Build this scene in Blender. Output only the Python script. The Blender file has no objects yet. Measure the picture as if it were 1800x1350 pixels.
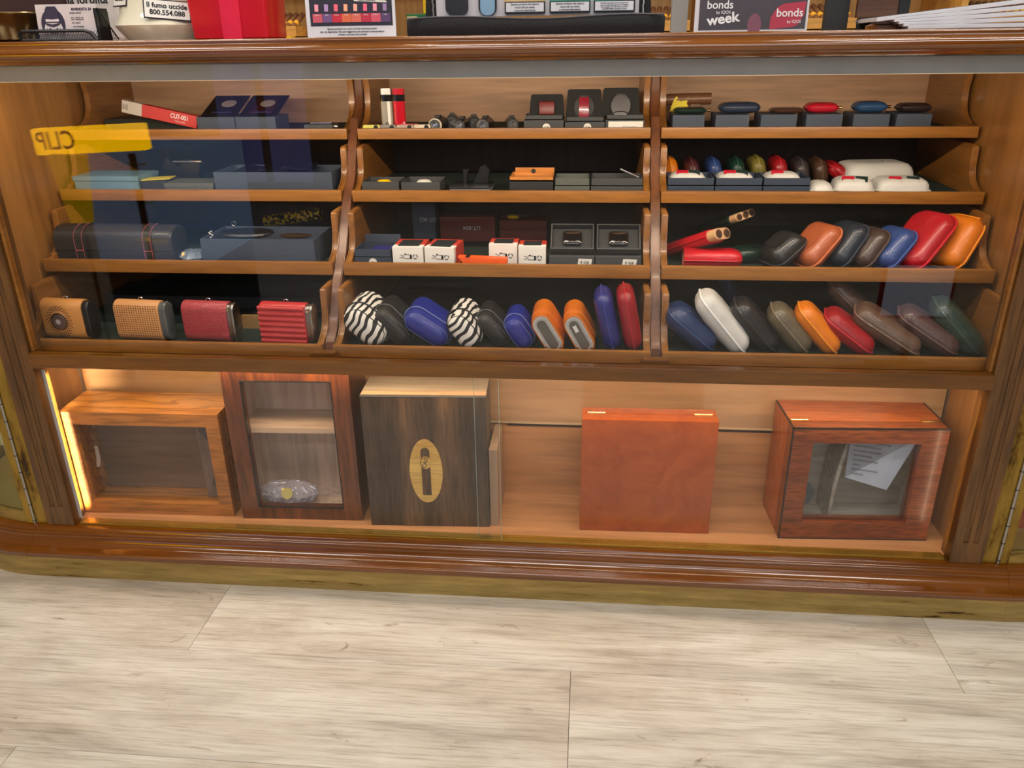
import bpy, bmesh, math, random
from mathutils import Matrix, Vector, Euler
random.seed(7)
C = bpy.context.scene.collection
PI = math.pi
R = math.radians
def lin(c):
    return tuple(((v/255)/12.92 if v/255 <= .04045 else ((v/255+.055)/1.055)**2.4) for v in c[:3]) + (1,)
# ------------------------------------------------------------------ camera, light, exposure
sc = bpy.context.scene
cam_d = bpy.data.cameras.new('camera'); cam = bpy.data.objects.new('camera', cam_d); C.objects.link(cam)
cam_d.sensor_width = 36; cam_d.lens = 1411.98/1800*36; cam_d.clip_start = .02
r_ = Vector((0.99579093, 0.09080041, -0.0124785)); u_ = Vector((-0.02436654, 0.39351848, 0.91899373)); w_ = Vector((-0.08835553, 0.91482156, -0.39407462))
cam.matrix_world = Matrix(((r_.x, u_.x, -w_.x, 0), (r_.y, u_.y, -w_.y, -1.44332), (r_.z, u_.z, -w_.z, 1.1), (0, 0, 0, 1)))
sc.camera = cam
sc.view_settings.view_transform = 'Standard'; sc.view_settings.look = 'None'
sc.view_settings.exposure = -0.04; sc.view_settings.gamma = 1; sc.view_settings.use_curve_mapping = False
wd = bpy.data.worlds.new('world'); sc.world = wd; wd.use_nodes = True
wd.node_tree.nodes['Background'].inputs[0].default_value = lin((225, 205, 185)); wd.node_tree.nodes['Background'].inputs[1].default_value = .06
def area(name, loc, rot, sx, sy, power, col, spread=180):
    d = bpy.data.lights.new(name, 'AREA'); d.shape = 'RECTANGLE'; d.size = sx; d.size_y = sy; d.energy = power; d.color = col
    d.spread = R(spread)
    o = bpy.data.objects.new(name, d); o.location = loc; o.rotation_euler = rot; C.objects.link(o); return o
for x, y, sx, sy, p in [(-1.5, -.01, .9, .10, 13), (-.2, -.01, .9, .10, 13), (1.1, -.01, .9, .10, 13), (-1.8, -1.5, .9, .3, 20), (-.2, -1.5, .9, .3, 20), (1.4, -1.5, .9, .3, 20), (-1.1, -3.2, 1.0, .4, 18), (.8, -3.2, 1.0, .4, 18)]:
    area('ceiling_panel_light', (x, y, 2.86), (0, 0, 0), sx, sy, p, (1, .96, .905))
area('added_front_fill', (.6, -4.40, 2.0), (R(90), 0, 0), 2.6, 1.3, 27, (.88, .92, 1.0))  # added cool fill that brightens the humidor insides; no window stands here
area('back_shelf_light', (-.2, 1.05, 2.3), (R(12), 0, 0), 3.6, .15, 26, (1, .86, .62))
area('upper_case_strip_light', (-.19, .045, 1.036), (R(50), 0, 0), 1.86, .012, 6.5, (1, .83, .62))
area('lower_case_strip_light', (-.19, .020, .492), (R(22), 0, 0), 1.80, .010, 3.2, (1, .76, .50))
area('left_post_strip_light', (-1.121, .012, .30), (R(90), 0, R(12)), .005, .33, .75, (1, .78, .48), 70)
area('right_post_strip_light', (.738, .012, .30), (R(90), 0, R(-12)), .005, .33, .07, (1, .80, .52))

# ------------------------------------------------------------------ materials
MATS = {}
def nt(name):
    m = bpy.data.materials.new(name); m.use_nodes = True; n = m.node_tree; b = n.nodes['Principled BSDF']; return m, n, b
def plain(name, col, rough=.5, metal=0, coat=0, spec=.5, bump=0, bscale=300, emit=None, es=0, var=0):
    if name in MATS: return MATS[name]
    m, n, b = nt(name); c = lin(col)
    b.inputs['Base Color'].default_value = c; b.inputs['Roughness'].default_value = rough; b.inputs['Metallic'].default_value = metal
    b.inputs['Coat Weight'].default_value = coat; b.inputs['Specular IOR Level'].default_value = spec
    tc = n.nodes.new('ShaderNodeTexCoord')
    if bump:
        no = n.nodes.new('ShaderNodeTexNoise'); no.inputs['Scale'].default_value = bscale; no.inputs['Detail'].default_value = 4
        n.links.new(tc.outputs['Object'], no.inputs['Vector'])
        bp = n.nodes.new('ShaderNodeBump'); bp.inputs['Strength'].default_value = bump; bp.inputs['Distance'].default_value = .002
        n.links.new(no.outputs['Fac'], bp.inputs['Height']); n.links.new(bp.outputs['Normal'], b.inputs['Normal'])
    v = var or .06
    no2 = n.nodes.new('ShaderNodeTexNoise'); no2.inputs['Scale'].default_value = 22; no2.inputs['Detail'].default_value = 5
    n.links.new(tc.outputs['Object'], no2.inputs['Vector'])
    rp = n.nodes.new('ShaderNodeValToRGB')
    rp.color_ramp.elements[0].position = .3; rp.color_ramp.elements[1].position = .7
    rp.color_ramp.elements[0].color = tuple(x*(1-v) for x in c[:3]) + (1,); rp.color_ramp.elements[1].color = tuple(min(1, x*(1+v)) for x in c[:3]) + (1,)
    n.links.new(no2.outputs['Fac'], rp.inputs['Fac']); n.links.new(rp.outputs['Color'], b.inputs['Base Color'])
    if emit: b.inputs['Emission Color'].default_value = lin(emit); b.inputs['Emission Strength'].default_value = es
    MATS[name] = m; return m
def leather(name, col, rough=.32, bump=.35, bscale=420):
    return plain('leather_'+name, col, rough, 0, .25, .45, bump, bscale, var=.10)
def wood(name, dark, light, rough=.35, axis='X', freq=16, coat=.15, bump=.05, mid=None, dist=1.2, rnd=False, ring=0.0, lo=.3, hi=.72, grain=.75):
    if name in MATS: return MATS[name]
    m, n, b = nt(name); L = n.links
    tc = n.nodes.new('ShaderNodeTexCoord'); mp = n.nodes.new('ShaderNodeMapping')
    s = {'X': (.09, 1, 1), 'Y': (1, .09, 1), 'Z': (1, 1, .09), 'N': (1, 1, 1)}[axis]; mp.inputs['Scale'].default_value = s
    L.new(tc.outputs['Object'], mp.inputs['Vector'])
    if rnd:
        oi = n.nodes.new('ShaderNodeObjectInfo'); mu = n.nodes.new('ShaderNodeMath'); mu.operation = 'MULTIPLY'; mu.inputs[1].default_value = 40
        L.new(oi.outputs['Random'], mu.inputs[0]); cx = n.nodes.new('ShaderNodeCombineXYZ')
        for i in range(3): L.new(mu.outputs[0], cx.inputs[i])
        L.new(cx.outputs[0], mp.inputs['Location'])
    no = n.nodes.new('ShaderNodeTexNoise'); no.inputs['Scale'].default_value = freq; no.inputs['Detail'].default_value = 7; no.inputs['Distortion'].default_value = dist
    L.new(mp.outputs[0], no.inputs['Vector'])
    rp = n.nodes.new('ShaderNodeValToRGB'); e = rp.color_ramp.elements
    e[0].position = lo; e[0].color = lin(dark); e[1].position = hi; e[1].color = lin(light)
    if mid: k = e.new((lo+hi)/2); k.color = lin(mid)
    L.new(no.outputs['Fac'], rp.inputs['Fac'])
    fine = n.nodes.new('ShaderNodeTexNoise'); fine.inputs['Scale'].default_value = freq*9; fine.inputs['Detail'].default_value = 3
    L.new(mp.outputs[0], fine.inputs['Vector'])
    r2 = n.nodes.new('ShaderNodeValToRGB'); r2.color_ramp.elements[0].position = .38; r2.color_ramp.elements[0].color = (grain, grain, grain, 1)
    r2.color_ramp.elements[1].position = .56; r2.color_ramp.elements[1].color = (1, 1, 1, 1)
    L.new(fine.outputs['Fac'], r2.inputs['Fac'])
    mx = n.nodes.new('ShaderNodeMix'); mx.data_type = 'RGBA'; mx.blend_type = 'MULTIPLY'; mx.inputs[0].default_value = .8
    L.new(rp.outputs['Color'], mx.inputs[6]); L.new(r2.outputs['Color'], mx.inputs[7]); out = mx.outputs[2]
    if ring:
        wv = n.nodes.new('ShaderNodeTexWave'); wv.wave_type = 'RINGS'; wv.inputs['Scale'].default_value = ring; wv.inputs['Distortion'].default_value = 9; wv.inputs['Detail'].default_value = 3
        wv.inputs['Detail Scale'].default_value = 1.5
        mp2 = n.nodes.new('ShaderNodeMapping'); mp2.inputs['Scale'].default_value = tuple(.35 if q < 1 else 1 for q in s); mp2.inputs['Location'].default_value = (.7, .3, .2)
        L.new(tc.outputs['Object'], mp2.inputs[0]); L.new(mp2.outputs[0], wv.inputs[0])
        r3 = n.nodes.new('ShaderNodeValToRGB'); r3.color_ramp.elements[0].position = .0; r3.color_ramp.elements[0].color = (.5, .42, .38, 1)
        r3.color_ramp.elements[1].position = .22; r3.color_ramp.elements[1].color = (1, 1, 1, 1); L.new(wv.outputs['Fac'], r3.inputs[0])
        m2 = n.nodes.new('ShaderNodeMix'); m2.data_type = 'RGBA'; m2.blend_type = 'MULTIPLY'; m2.inputs[0].default_value = .8
        L.new(out, m2.inputs[6]); L.new(r3.outputs[0], m2.inputs[7]); out = m2.outputs[2]
    L.new(out, b.inputs['Base Color'])
    b.inputs['Roughness'].default_value = rough; b.inputs['Coat Weight'].default_value = coat; b.inputs['Coat Roughness'].default_value = .12
    if bump:
        bp = n.nodes.new('ShaderNodeBump'); bp.inputs['Strength'].default_value = bump; bp.inputs['Distance'].default_value = .001
        L.new(fine.outputs['Fac'], bp.inputs['Height']); L.new(bp.outputs['Normal'], b.inputs['Normal'])
    MATS[name] = m; return m
def glass_mat(name, tint=(246, 250, 247), f=.05, rough=.0):
    """clear pane: transparent with a thin mirror on each face, stronger at grazing angles"""
    if name in MATS: return MATS[name]
    m = bpy.data.materials.new(name); m.use_nodes = True; n = m.node_tree; n.nodes.clear()
    o = n.nodes.new('ShaderNodeOutputMaterial'); t = n.nodes.new('ShaderNodeBsdfTransparent'); g = n.nodes.new('ShaderNodeBsdfGlossy')
    t.inputs[0].default_value = lin(tint); g.inputs['Roughness'].default_value = rough; g.inputs[0].default_value = (1, 1, 1, 1)
    lw = n.nodes.new('ShaderNodeLayerWeight'); lw.inputs[0].default_value = .5
    pw = n.nodes.new('ShaderNodeMath'); pw.operation = 'POWER'; pw.inputs[1].default_value = 5
    ma = n.nodes.new('ShaderNodeMath'); ma.operation = 'MULTIPLY_ADD'; ma.inputs[1].default_value = .6; ma.inputs[2].default_value = f
    n.links.new(lw.outputs['Facing'], pw.inputs[0]); n.links.new(pw.outputs[0], ma.inputs[0])
    mx = n.nodes.new('ShaderNodeMixShader'); n.links.new(ma.outputs[0], mx.inputs[0]); n.links.new(t.outputs[0], mx.inputs[1]); n.links.new(g.outputs[0], mx.inputs[2])
    n.links.new(mx.outputs[0], o.inputs[0]); MATS[name] = m; return m
def brass_mat(name, base=(176, 148, 78), dark=(96, 74, 28), rough=.38, sc_=(3, 3, 14)):
    m, n, b = nt(name); L = n.links
    tc = n.nodes.new('ShaderNodeTexCoord'); mp = n.nodes.new('ShaderNodeMapping'); mp.inputs['Scale'].default_value = sc_
    no = n.nodes.new('ShaderNodeTexNoise'); no.inputs['Scale'].default_value = 3.2; no.inputs['Detail'].default_value = 9; no.inputs['Roughness'].default_value = .68
    L.new(tc.outputs['Object'], mp.inputs[0]); L.new(mp.outputs[0], no.inputs[0])
    rp = n.nodes.new('ShaderNodeValToRGB'); e = rp.color_ramp.elements
    e[0].position = .33; e[0].color = lin((54, 38, 14)); e[1].position = .66; e[1].color = lin(base); k = e.new(.38); k.color = lin(dark); k = e.new(.46); k.color = lin(tuple(.85*q for q in base))
    L.new(no.outputs['Fac'], rp.inputs[0]); L.new(rp.outputs[0], b.inputs['Base Color'])
    b.inputs['Metallic'].default_value = .55; b.inputs['Roughness'].default_value = rough
    MATS[name] = m; return m
def zebra_mat():
    m, n, b = nt('zebra_hide'); L = n.links
    tc = n.nodes.new('ShaderNodeTexCoord'); mp = n.nodes.new('ShaderNodeMapping'); mp.inputs['Rotation'].default_value = (0, R(20), R(10))
    wv = n.nodes.new('ShaderNodeTexWave'); wv.inputs['Scale'].default_value = 22; wv.inputs['Distortion'].default_value = 7; wv.inputs['Detail'].default_value = 1.2; wv.inputs['Detail Scale'].default_value = .9
    L.new(tc.outputs['Object'], mp.inputs[0]); L.new(mp.outputs[0], wv.inputs[0])
    rp = n.nodes.new('ShaderNodeValToRGB'); rp.color_ramp.interpolation = 'CONSTANT'; e = rp.color_ramp.elements
    e[0].color = lin((22, 20, 20)); e[1].position = .42; e[1].color = lin((232, 228, 218)); L.new(wv.outputs['Fac'], rp.inputs[0]); L.new(rp.outputs[0], b.inputs['Base Color'])
    b.inputs['Roughness'].default_value = .7; return m
def fleck_mat():
    m, n, b = nt('yellow_flecked_black'); L = n.links
    tc = n.nodes.new('ShaderNodeTexCoord'); no = n.nodes.new('ShaderNodeTexNoise'); no.inputs['Scale'].default_value = 130; no.inputs['Detail'].default_value = 5
    L.new(tc.outputs['Object'], no.inputs[0]); rp = n.nodes.new('ShaderNodeValToRGB'); e = rp.color_ramp.elements
    e[0].position = .48; e[0].color = lin((24, 22, 18)); e[1].position = .55; e[1].color = lin((222, 190, 30)); L.new(no.outputs['Fac'], rp.inputs[0]); L.new(rp.outputs[0], b.inputs['Base Color'])
    b.inputs['Roughness'].default_value = .15; return m

CH = wood('cherry_varnish', (98, 58, 8), (122, 76, 14), .32, 'X', 14, .25)
CHZ = wood('cherry_varnish_upright', (84, 54, 20), (116, 76, 30), .38, 'Z', 14, .2, grain=.5)
CHtop = wood('cherry_countertop', (108, 56, 2), (134, 76, 5), .13, 'X', 10, .9, bump=.01)
CHbase = wood('cherry_base', (102, 54, 4), (126, 70, 9), .17, 'X', 10, .6, bump=.01)
TRAY = wood('tray_lip_wood', (144, 92, 34), (166, 110, 44), .40, 'X', 14, .12)
TRAYY = wood('tray_side_wood', (134, 86, 34), (160, 106, 46), .36, 'Y', 14, .3)
BACK = wood('pale_back_board', (176, 132, 100), (206, 164, 126), .5, 'X', 7, .1, dist=2.0)
INN = wood('interior_veneer', (172, 120, 76), (194, 142, 96), .40, 'X', 6, .25)
FELT = plain('green_felt', (12, 36, 28), .95, bump=.6, bscale=900)
BRASS = brass_mat('aged_brass'); BRASSV = brass_mat('aged_brass_upright', (168, 134, 52), (110, 80, 20), .3, (12, 12, 3))
BRASSP = brass_mat('brass_plinth', (188, 162, 98), (156, 128, 66), .42, (2.2, 3, 22))
CHROME = plain('chrome', (215, 215, 218), .16, 1); STEEL = plain('brushed_steel', (170, 168, 165), .3, 1)
ALU = plain('grey_aluminium', (184, 188, 188), .5, .1)
BLACK = plain('black_plastic', (22, 22, 24), .35); BLACKM = plain('black_card', (40, 42, 44), .7, bump=.1)
CHAR = plain('charcoal_card', (66, 68, 70), .7, bump=.1); SLATE = plain('slate_blue_card', (60, 70, 86), .6, bump=.1); NAVYC = plain('navy_card', (48, 60, 78), .6, bump=.1)
WHITE = plain('white_card', (232, 228, 220), .55); IVORY = plain('ivory_ceramic', (226, 220, 196), .15, coat=.6)
REDP = plain('red_plastic', (205, 20, 38), .25, coat=.4); YEL = plain('yellow_plastic', (246, 200, 16), .4); ORG = plain('orange_card', (236, 92, 30), .5)
REDC = plain('red_card', (200, 60, 40), .55); GRN = plain('green_card', (36, 118, 62), .5)
PAPER = plain('white_paper', (226, 226, 232), .8); INK = plain('black_ink', (30, 28, 34), .8); INKW = plain('white_ink', (236, 236, 236), .7)
GL = glass_mat('case_glass', (252, 252, 252), .017); GLH = glass_mat('humidor_glass', (252, 251, 252), .022); GLC = glass_mat('curved_glass', (235, 240, 225), .04)
ZEB = zebra_mat(); FLECK = fleck_mat()
LED = plain('warm_led', (255, 236, 200), .5, emit=(255, 226, 180), es=1.2)

# ------------------------------------------------------------------ mesh helpers
def link(name, bm, mat, parent=None, smooth=False, loc=None, rot=None, kind=None):
    me = bpy.data.meshes.new(name)
    bmesh.ops.recalc_face_normals(bm, faces=bm.faces[:])
    bm.to_mesh(me); bm.free()
    if isinstance(mat, (list, tuple)):
        for q in mat: me.materials.append(q)
    else: me.materials.append(mat)
    if smooth:
        for p in me.polygons: p.use_smooth = True
        try: me.set_sharp_from_angle(angle=R(42))
        except Exception: pass
    o = bpy.data.objects.new(name, me); C.objects.link(o)
    if parent: o.parent = parent
    if loc: o.location = loc
    if rot: o.rotation_euler = rot
    if kind: o['kind'] = kind
    return o
def thing(name, label, cat, loc=(0, 0, 0), rot=(0, 0, 0), group=None):
    o = bpy.data.objects.new(name, None); o.empty_display_size = .02; C.objects.link(o); o.location = loc; o.rotation_euler = rot
    o['label'] = label; o['category'] = cat
    if group: o['group'] = group
    return o
def tag(o, label, cat, group=None):
    o['label'] = label; o['category'] = cat
    if group: o['group'] = group
    return o
def bx(x0, x1, y0, y1, z0, z1, bev=0, bm=None, seg=2, mi=0):
    b = bmesh.new(); bmesh.ops.create_cube(b, size=1)
    for v in b.verts: v.co = Vector((x0+(v.co.x+.5)*(x1-x0), y0+(v.co.y+.5)*(y1-y0), z0+(v.co.z+.5)*(z1-z0)))
    if bev: bmesh.ops.bevel(b, geom=b.edges[:], offset=bev, segments=seg, profile=.6, affect='EDGES')
    for f in b.faces: f.material_index = mi
    if bm is None: return b
    me = bpy.data.meshes.new('t'); b.to_mesh(me); b.free(); bm.from_mesh(me); bpy.data.meshes.remove(me); return bm
def prism(poly, axis, a, b, bev=0):
    bm = bmesh.new()
    def P(u, v, t): return {'X': (t, u, v), 'Y': (u, t, v), 'Z': (u, v, t)}[axis]
    va = [bm.verts.new(P(u, v, a)) for u, v in poly]; vb = [bm.verts.new(P(u, v, b)) for u, v in poly]
    bm.faces.new(va); bm.faces.new(vb[::-1]); n = len(poly)
    for i in range(n): bm.faces.new([va[i], va[(i+1) % n], vb[(i+1) % n], vb[i]])
    if bev: bmesh.ops.bevel(bm, geom=[e for e in bm.edges if all(len(f.verts) > 4 or 1 for f in e.link_faces) and (e.verts[0].co-e.verts[1].co).length > bev*2 and any(len(f.verts) > 4 for f in e.link_faces)], offset=bev, segments=2, affect='EDGES')
    return bm
def loft(rings, cap=True, closed=True, bm=None):
    bm = bm or bmesh.new(); R_ = [[bm.verts.new(p) for p in r] for r in rings]; n = len(rings[0])
    for a, b in zip(R_, R_[1:]):
        for i in range(n if closed else n-1): bm.faces.new([a[i], a[(i+1) % n], b[(i+1) % n], b[i]])
    if cap: bm.faces.new(R_[0][::-1]); bm.faces.new(R_[-1])
    return bm
def cyl(p0, p1, r0, r1=None, n=20, bm=None, cap=True):
    r1 = r0 if r1 is None else r1; p0 = Vector(p0); p1 = Vector(p1); d = (p1-p0).normalized()
    a = d.orthogonal().normalized(); b = d.cross(a)
    return loft([[p + (a*math.cos(2*PI*i/n)+b*math.sin(2*PI*i/n))*r for i in range(n)] for p, r in ((p0, r0), (p1, r1))], cap, bm=bm)
def lathe(prof, n=36, bm=None, cap=True, sy=1):
    return loft([[(r*math.cos(2*PI*i/n), sy*r*math.sin(2*PI*i/n), z) for i in range(n)] for r, z in prof], cap, bm=bm)
def tube(pts, r, closed=False, n=6, bm=None):
    bm = bm or bmesh.new(); pts = [Vector(p) for p in pts]; m = len(pts); rings = []
    for i, p in enumerate(pts):
        a = pts[(i-1) % m] if (closed or i) else p; b = pts[(i+1) % m] if (closed or i < m-1) else p
        d = (b-a).normalized(); up = Vector((0, 0, 1)) if abs(d.z) < .9 else Vector((0, 1, 0)); s = d.cross(up).normalized(); t = s.cross(d)
        rings.append([p + (s*math.cos(2*PI*k/n)+t*math.sin(2*PI*k/n))*r for k in range(n)])
    V = [[bm.verts.new(q) for q in g] for g in rings]
    for i in range(m if closed else m-1):
        A = V[i]; B_ = V[(i+1) % m]
        for k in range(n): bm.faces.new([A[k], A[(k+1) % n], B_[(k+1) % n], B_[k]])
    if not closed: bm.faces.new(V[0][::-1]); bm.faces.new(V[-1])
    return bm
def rrect(hx, hy, r, k=5):
    r = min(r, hx*.999, hy*.999); out = []
    for cx, cy, a0 in ((hx-r, hy-r, 0), (-hx+r, hy-r, 90), (-hx+r, -hy+r, 180), (hx-r, -hy+r, 270)):
        for i in range(k+1): a = R(a0+90*i/k); out.append((cx+r*math.cos(a), cy+r*math.sin(a)))
    return out
def text(s, size, mat, parent, loc, rot=(PI/2, 0, 0), ext=.0002, name='lettering', align='CENTER', bold=0, squeeze=1, mirror=False):
    cu = bpy.data.curves.new(name, 'FONT'); cu.body = s; cu.size = size; cu.extrude = ext; cu.align_x = align; cu.align_y = 'CENTER'; cu.offset = bold; cu.resolution_u = 3
    o = bpy.data.objects.new(name, cu); C.objects.link(o)
    me = bpy.data.meshes.new_from_object(o.evaluated_get(bpy.context.evaluated_depsgraph_get())); bpy.data.objects.remove(o); bpy.data.curves.remove(cu)
    me.materials.clear(); me.materials.append(mat)
    q = bpy.data.objects.new(name, me); C.objects.link(q); q.parent = parent; q.location = loc; q.rotation_euler = rot; q.scale = (squeeze, 1, 1)
    return q
def openbox(x0, x1, y0, y1, z0, z1, t=.002, bm=None):
    bm = bx(x0, x1, y0, y1, z0, z0+t, bm=bm); bx(x0, x1, y0, y0+t, z0, z1, bm=bm); bx(x0, x1, y1-t, y1, z0, z1, bm=bm)
    bx(x0, x0+t, y0+t, y1-t, z0, z1, bm=bm); bx(x1-t, x1, y0+t, y1-t, z0, z1, bm=bm); return bm

# ------------------------------------------------------------------ room shell
XL, XR = -3.4, 3.0
floor = link('floor', bx(XL, XR, -4.5, 2.0, -.05, -.006), plain('subfloor', (120, 110, 98), .8)); floor['kind'] = 'structure'
def oak_mat():
    m, n, b = nt('whitewashed_oak'); L = n.links
    tc = n.nodes.new('ShaderNodeTexCoord'); oi = n.nodes.new('ShaderNodeObjectInfo')
    mu = n.nodes.new('ShaderNodeMath'); mu.operation = 'MULTIPLY'; mu.inputs[1].default_value = 31; L.new(oi.outputs['Random'], mu.inputs[0])
    cx = n.nodes.new('ShaderNodeCombineXYZ'); L.new(mu.outputs[0], cx.inputs[0]); L.new(mu.outputs[0], cx.inputs[2])
    def mp(scale):
        q = n.nodes.new('ShaderNodeMapping'); q.inputs['Scale'].default_value = scale; L.new(tc.outputs['Object'], q.inputs[0]); L.new(cx.outputs[0], q.inputs['Location']); return q
    def noise(scale, sc_, det=6, dist=0, rough=.5):
        q = n.nodes.new('ShaderNodeTexNoise'); q.inputs['Scale'].default_value = sc_; q.inputs['Detail'].default_value = det; q.inputs['Distortion'].default_value = dist; q.inputs['Roughness'].default_value = rough
        L.new(mp(scale).outputs[0], q.inputs[0]); return q
    def ramp(src, pts):
        q = n.nodes.new('ShaderNodeValToRGB'); e = q.color_ramp.elements; e[0].position, e[1].position = pts[0][0], pts[-1][0]; e[0].color = lin(pts[0][1]); e[1].color = lin(pts[-1][1])
        for a_, c_ in pts[1:-1]: k = e.new(a_); k.color = lin(c_)
        L.new(src.outputs['Fac'], q.inputs[0]); return q
    def mix(a_, b_, f, mode='MULTIPLY'):
        q = n.nodes.new('ShaderNodeMix'); q.data_type = 'RGBA'; q.blend_type = mode; q.inputs[0].default_value = f; L.new(a_, q.inputs[6]); L.new(b_, q.inputs[7]); return q.outputs[2]
    base = ramp(noise((.16, 1, 1), 9, 7, 2.2, .6), [(.30, (172, 164, 152)), (.46, (194, 187, 174)), (.62, (207, 201, 189))])
    grain = ramp(noise((.035, 1, 1), 210, 4, .4, .7), [(.36, (196, 190, 184)), (.52, (255, 255, 255))])
    patch = ramp(noise((.45, 1, 1), 3.6, 6, .8, .6), [(.30, (190, 182, 176)), (.44, (238, 232, 226)), (.55, (255, 255, 255))])
    knot = ramp(noise((.5, 1, 1), 15, 5, 1.5, .65), [(.235, (112, 102, 92)), (.30, (212, 206, 200)), (.36, (255, 255, 255))])
    out = mix(mix(mix(base.outputs[0], grain.outputs[0], .55), patch.outputs[0], .8), knot.outputs[0], .9)
    L.new(out, b.inputs['Base Color']); b.inputs['Roughness'].default_value = .45; b.inputs['Specular IOR Level'].default_value = .35
    bp = n.nodes.new('ShaderNodeBump'); bp.inputs['Strength'].default_value = .12; bp.inputs['Distance'].default_value = .001; L.new(grain.outputs[0], bp.inputs['Height']); L.new(bp.outputs[0], b.inputs['Normal'])
    return m
OAK = oak_mat()
pl_me = None
yrow = -.2555; PW = .252; PL = 1.468
rows = [(-.0035+0*1, -.765)] 
for j in range(-17, 8):
    y1 = -.2555 + (j+1)*PW; y0 = y1-PW
    off = {0: -.765, -1: -.0105, 1: -.3, -2: -.95}.get(j, -.7+(j*.57) % PL)
    k0 = math.floor((XL-off)/PL); k1 = math.ceil((XR-off)/PL)
    for k in range(k0, k1):
        a = max(XL, off+k*PL); b = min(XR, off+(k+1)*PL)
        if b-a < .02 or y0 > 1.7 or y0 < -4.55: continue
        full = abs((b-a)-PL) < 1e-6
        if full and pl_me:
            o = bpy.data.objects.new('floor_plank', pl_me); C.objects.link(o); o.parent = floor; o.location = ((a+b)/2, (y0+y1)/2, 0)
        else:
            o = link('floor_plank', bx(-(b-a)/2+.0004, (b-a)/2-.0004, -PW/2+.0003, PW/2-.0003, -.006, 0, .0006, seg=1), OAK, floor, loc=((a+b)/2, (y0+y1)/2, 0))
            if full: pl_me = o.data
WALLC = plain('wall_paint', (150, 138, 120), .8)
def struct(name, bm, mat, parent=None):
    o = link(name, bm, mat, parent)
    if not parent: o['kind'] = 'structure'
    return o
struct('wall_back', bx(XL, XR, 1.75, 1.85, 0, 3), wood('back_wall_oak', (150, 110, 62), (186, 146, 92), .5, 'Z', 8, .1))
struct('wall_left', bx(XL-.1, XL, -4.5, 1.85, 0, 3), WALLC)
struct('wall_right', bx(XR, XR+.1, -4.5, 1.85, 0, 3), WALLC)
struct('wall_front', bx(XL, XR, -4.6, -4.5, 0, 3), plain('front_wall_paint', (92, 80, 70), .8))
struct('ceiling', bx(XL, XR, -4.5, 1.75, 2.9, 3), plain('ceiling_paint', (225, 222, 215), .9))
# a glazed shop door behind the camera: its bluish daylight is what the glass mirrors
dr = struct('door_1', bx(-2.75, -1.95, -4.5, -4.44, 0, 2.1), plain('dark_door_frame', (50, 44, 48), .5))
struct('door_pane', bx(-2.68, -2.38, -4.44, -4.435, .15, 2.0), plain('daylit_pane', (150, 160, 235), .4, emit=(120, 135, 235), es=.75), dr)
struct('door_pane', bx(-2.32, -2.02, -4.44, -4.435, .15, 2.0), MATS['daylit_pane'], dr)

# ------------------------------------------------------------------ counter
CL, CR = -1.215, .86          # ends of the straight run
counter = thing('display_counter', 'long varnished wooden shop counter with glazed display front and tiered trays', 'counter', (0, 0, 0))
def path(x0=None, x1=None, arcs=''):
    """points with outward normals of the counter's plan line"""
    P = []
    RAD = .30
    if 'L' in arcs:
        for i in range(13): a = R(180+90*i/12); P.append((CL+RAD*math.cos(a), RAD+RAD*math.sin(a), math.cos(a), math.sin(a)))
    if x0 is not None: P += [(x0, 0, 0, -1), (x1, 0, 0, -1)]
    if 'R' in arcs:
        for i in range(13): a = R(270+90*i/12); P.append((CR+RAD*math.cos(a), RAD+RAD*math.sin(a), math.cos(a), math.sin(a)))
    return P
def sweep(prof, P):
    return loft([[(x+nx*o, y+ny*o, z) for o, z in prof] for x, y, nx, ny in P], True)
def arcp(cx, cz, r, a0, a1, n=7): return [(cx+r*math.cos(R(a0+(a1-a0)*i/n)), cz+r*math.sin(R(a0+(a1-a0)*i/n))) for i in range(n+1)]
topprof = [(-.25, 1.069), (.030, 1.069), (.040, 1.0695), (.046, 1.073), (.052, 1.0745)] + [(.055, 1.0765), (.066, 1.0775)] + arcp(.066, 1.0865, .009, -90, 70, 7) + [(.062, 1.0955), (.060, 1.0985)] + arcp(.056, 1.1025, .0045, -40, 90, 4) + [(-.25, 1.107)]
o = link('countertop', sweep(topprof, path(CL+.0002, CR-.0002, 'LR')), CHtop, counter, True)
o = link('counter_slab', bx(CL-.02, CR+.02, .249, .72, 1.069, 1.107), CHtop, counter)
baseprof = [(-.02, .112), (.012, .112), (.018, .1105), (.020, .1055)] + arcp(.024, .1005, .0045, 120, -20, 4) + [(.031, .0985)] + [(.031+.026*(1-math.cos(R(a))), .0985-.021*math.sin(R(a))) for a in (15, 35, 55, 75, 90)] + [(.060, .0765)] + arcp(.060, .0705, .006, 80, -60, 5) + [(.063, .0605), (-.02, .0605)]
link('base_moulding', sweep(baseprof, path(CL+.0005, CR-.0005)), CHbase, counter, True)
link('brass_plinth', sweep([(-.02, 0.0), (.0495, 0.0), (.0505, .059), (-.02, .059)], path(CL+.0003, CR-.0003)), BRASSP, counter)
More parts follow.
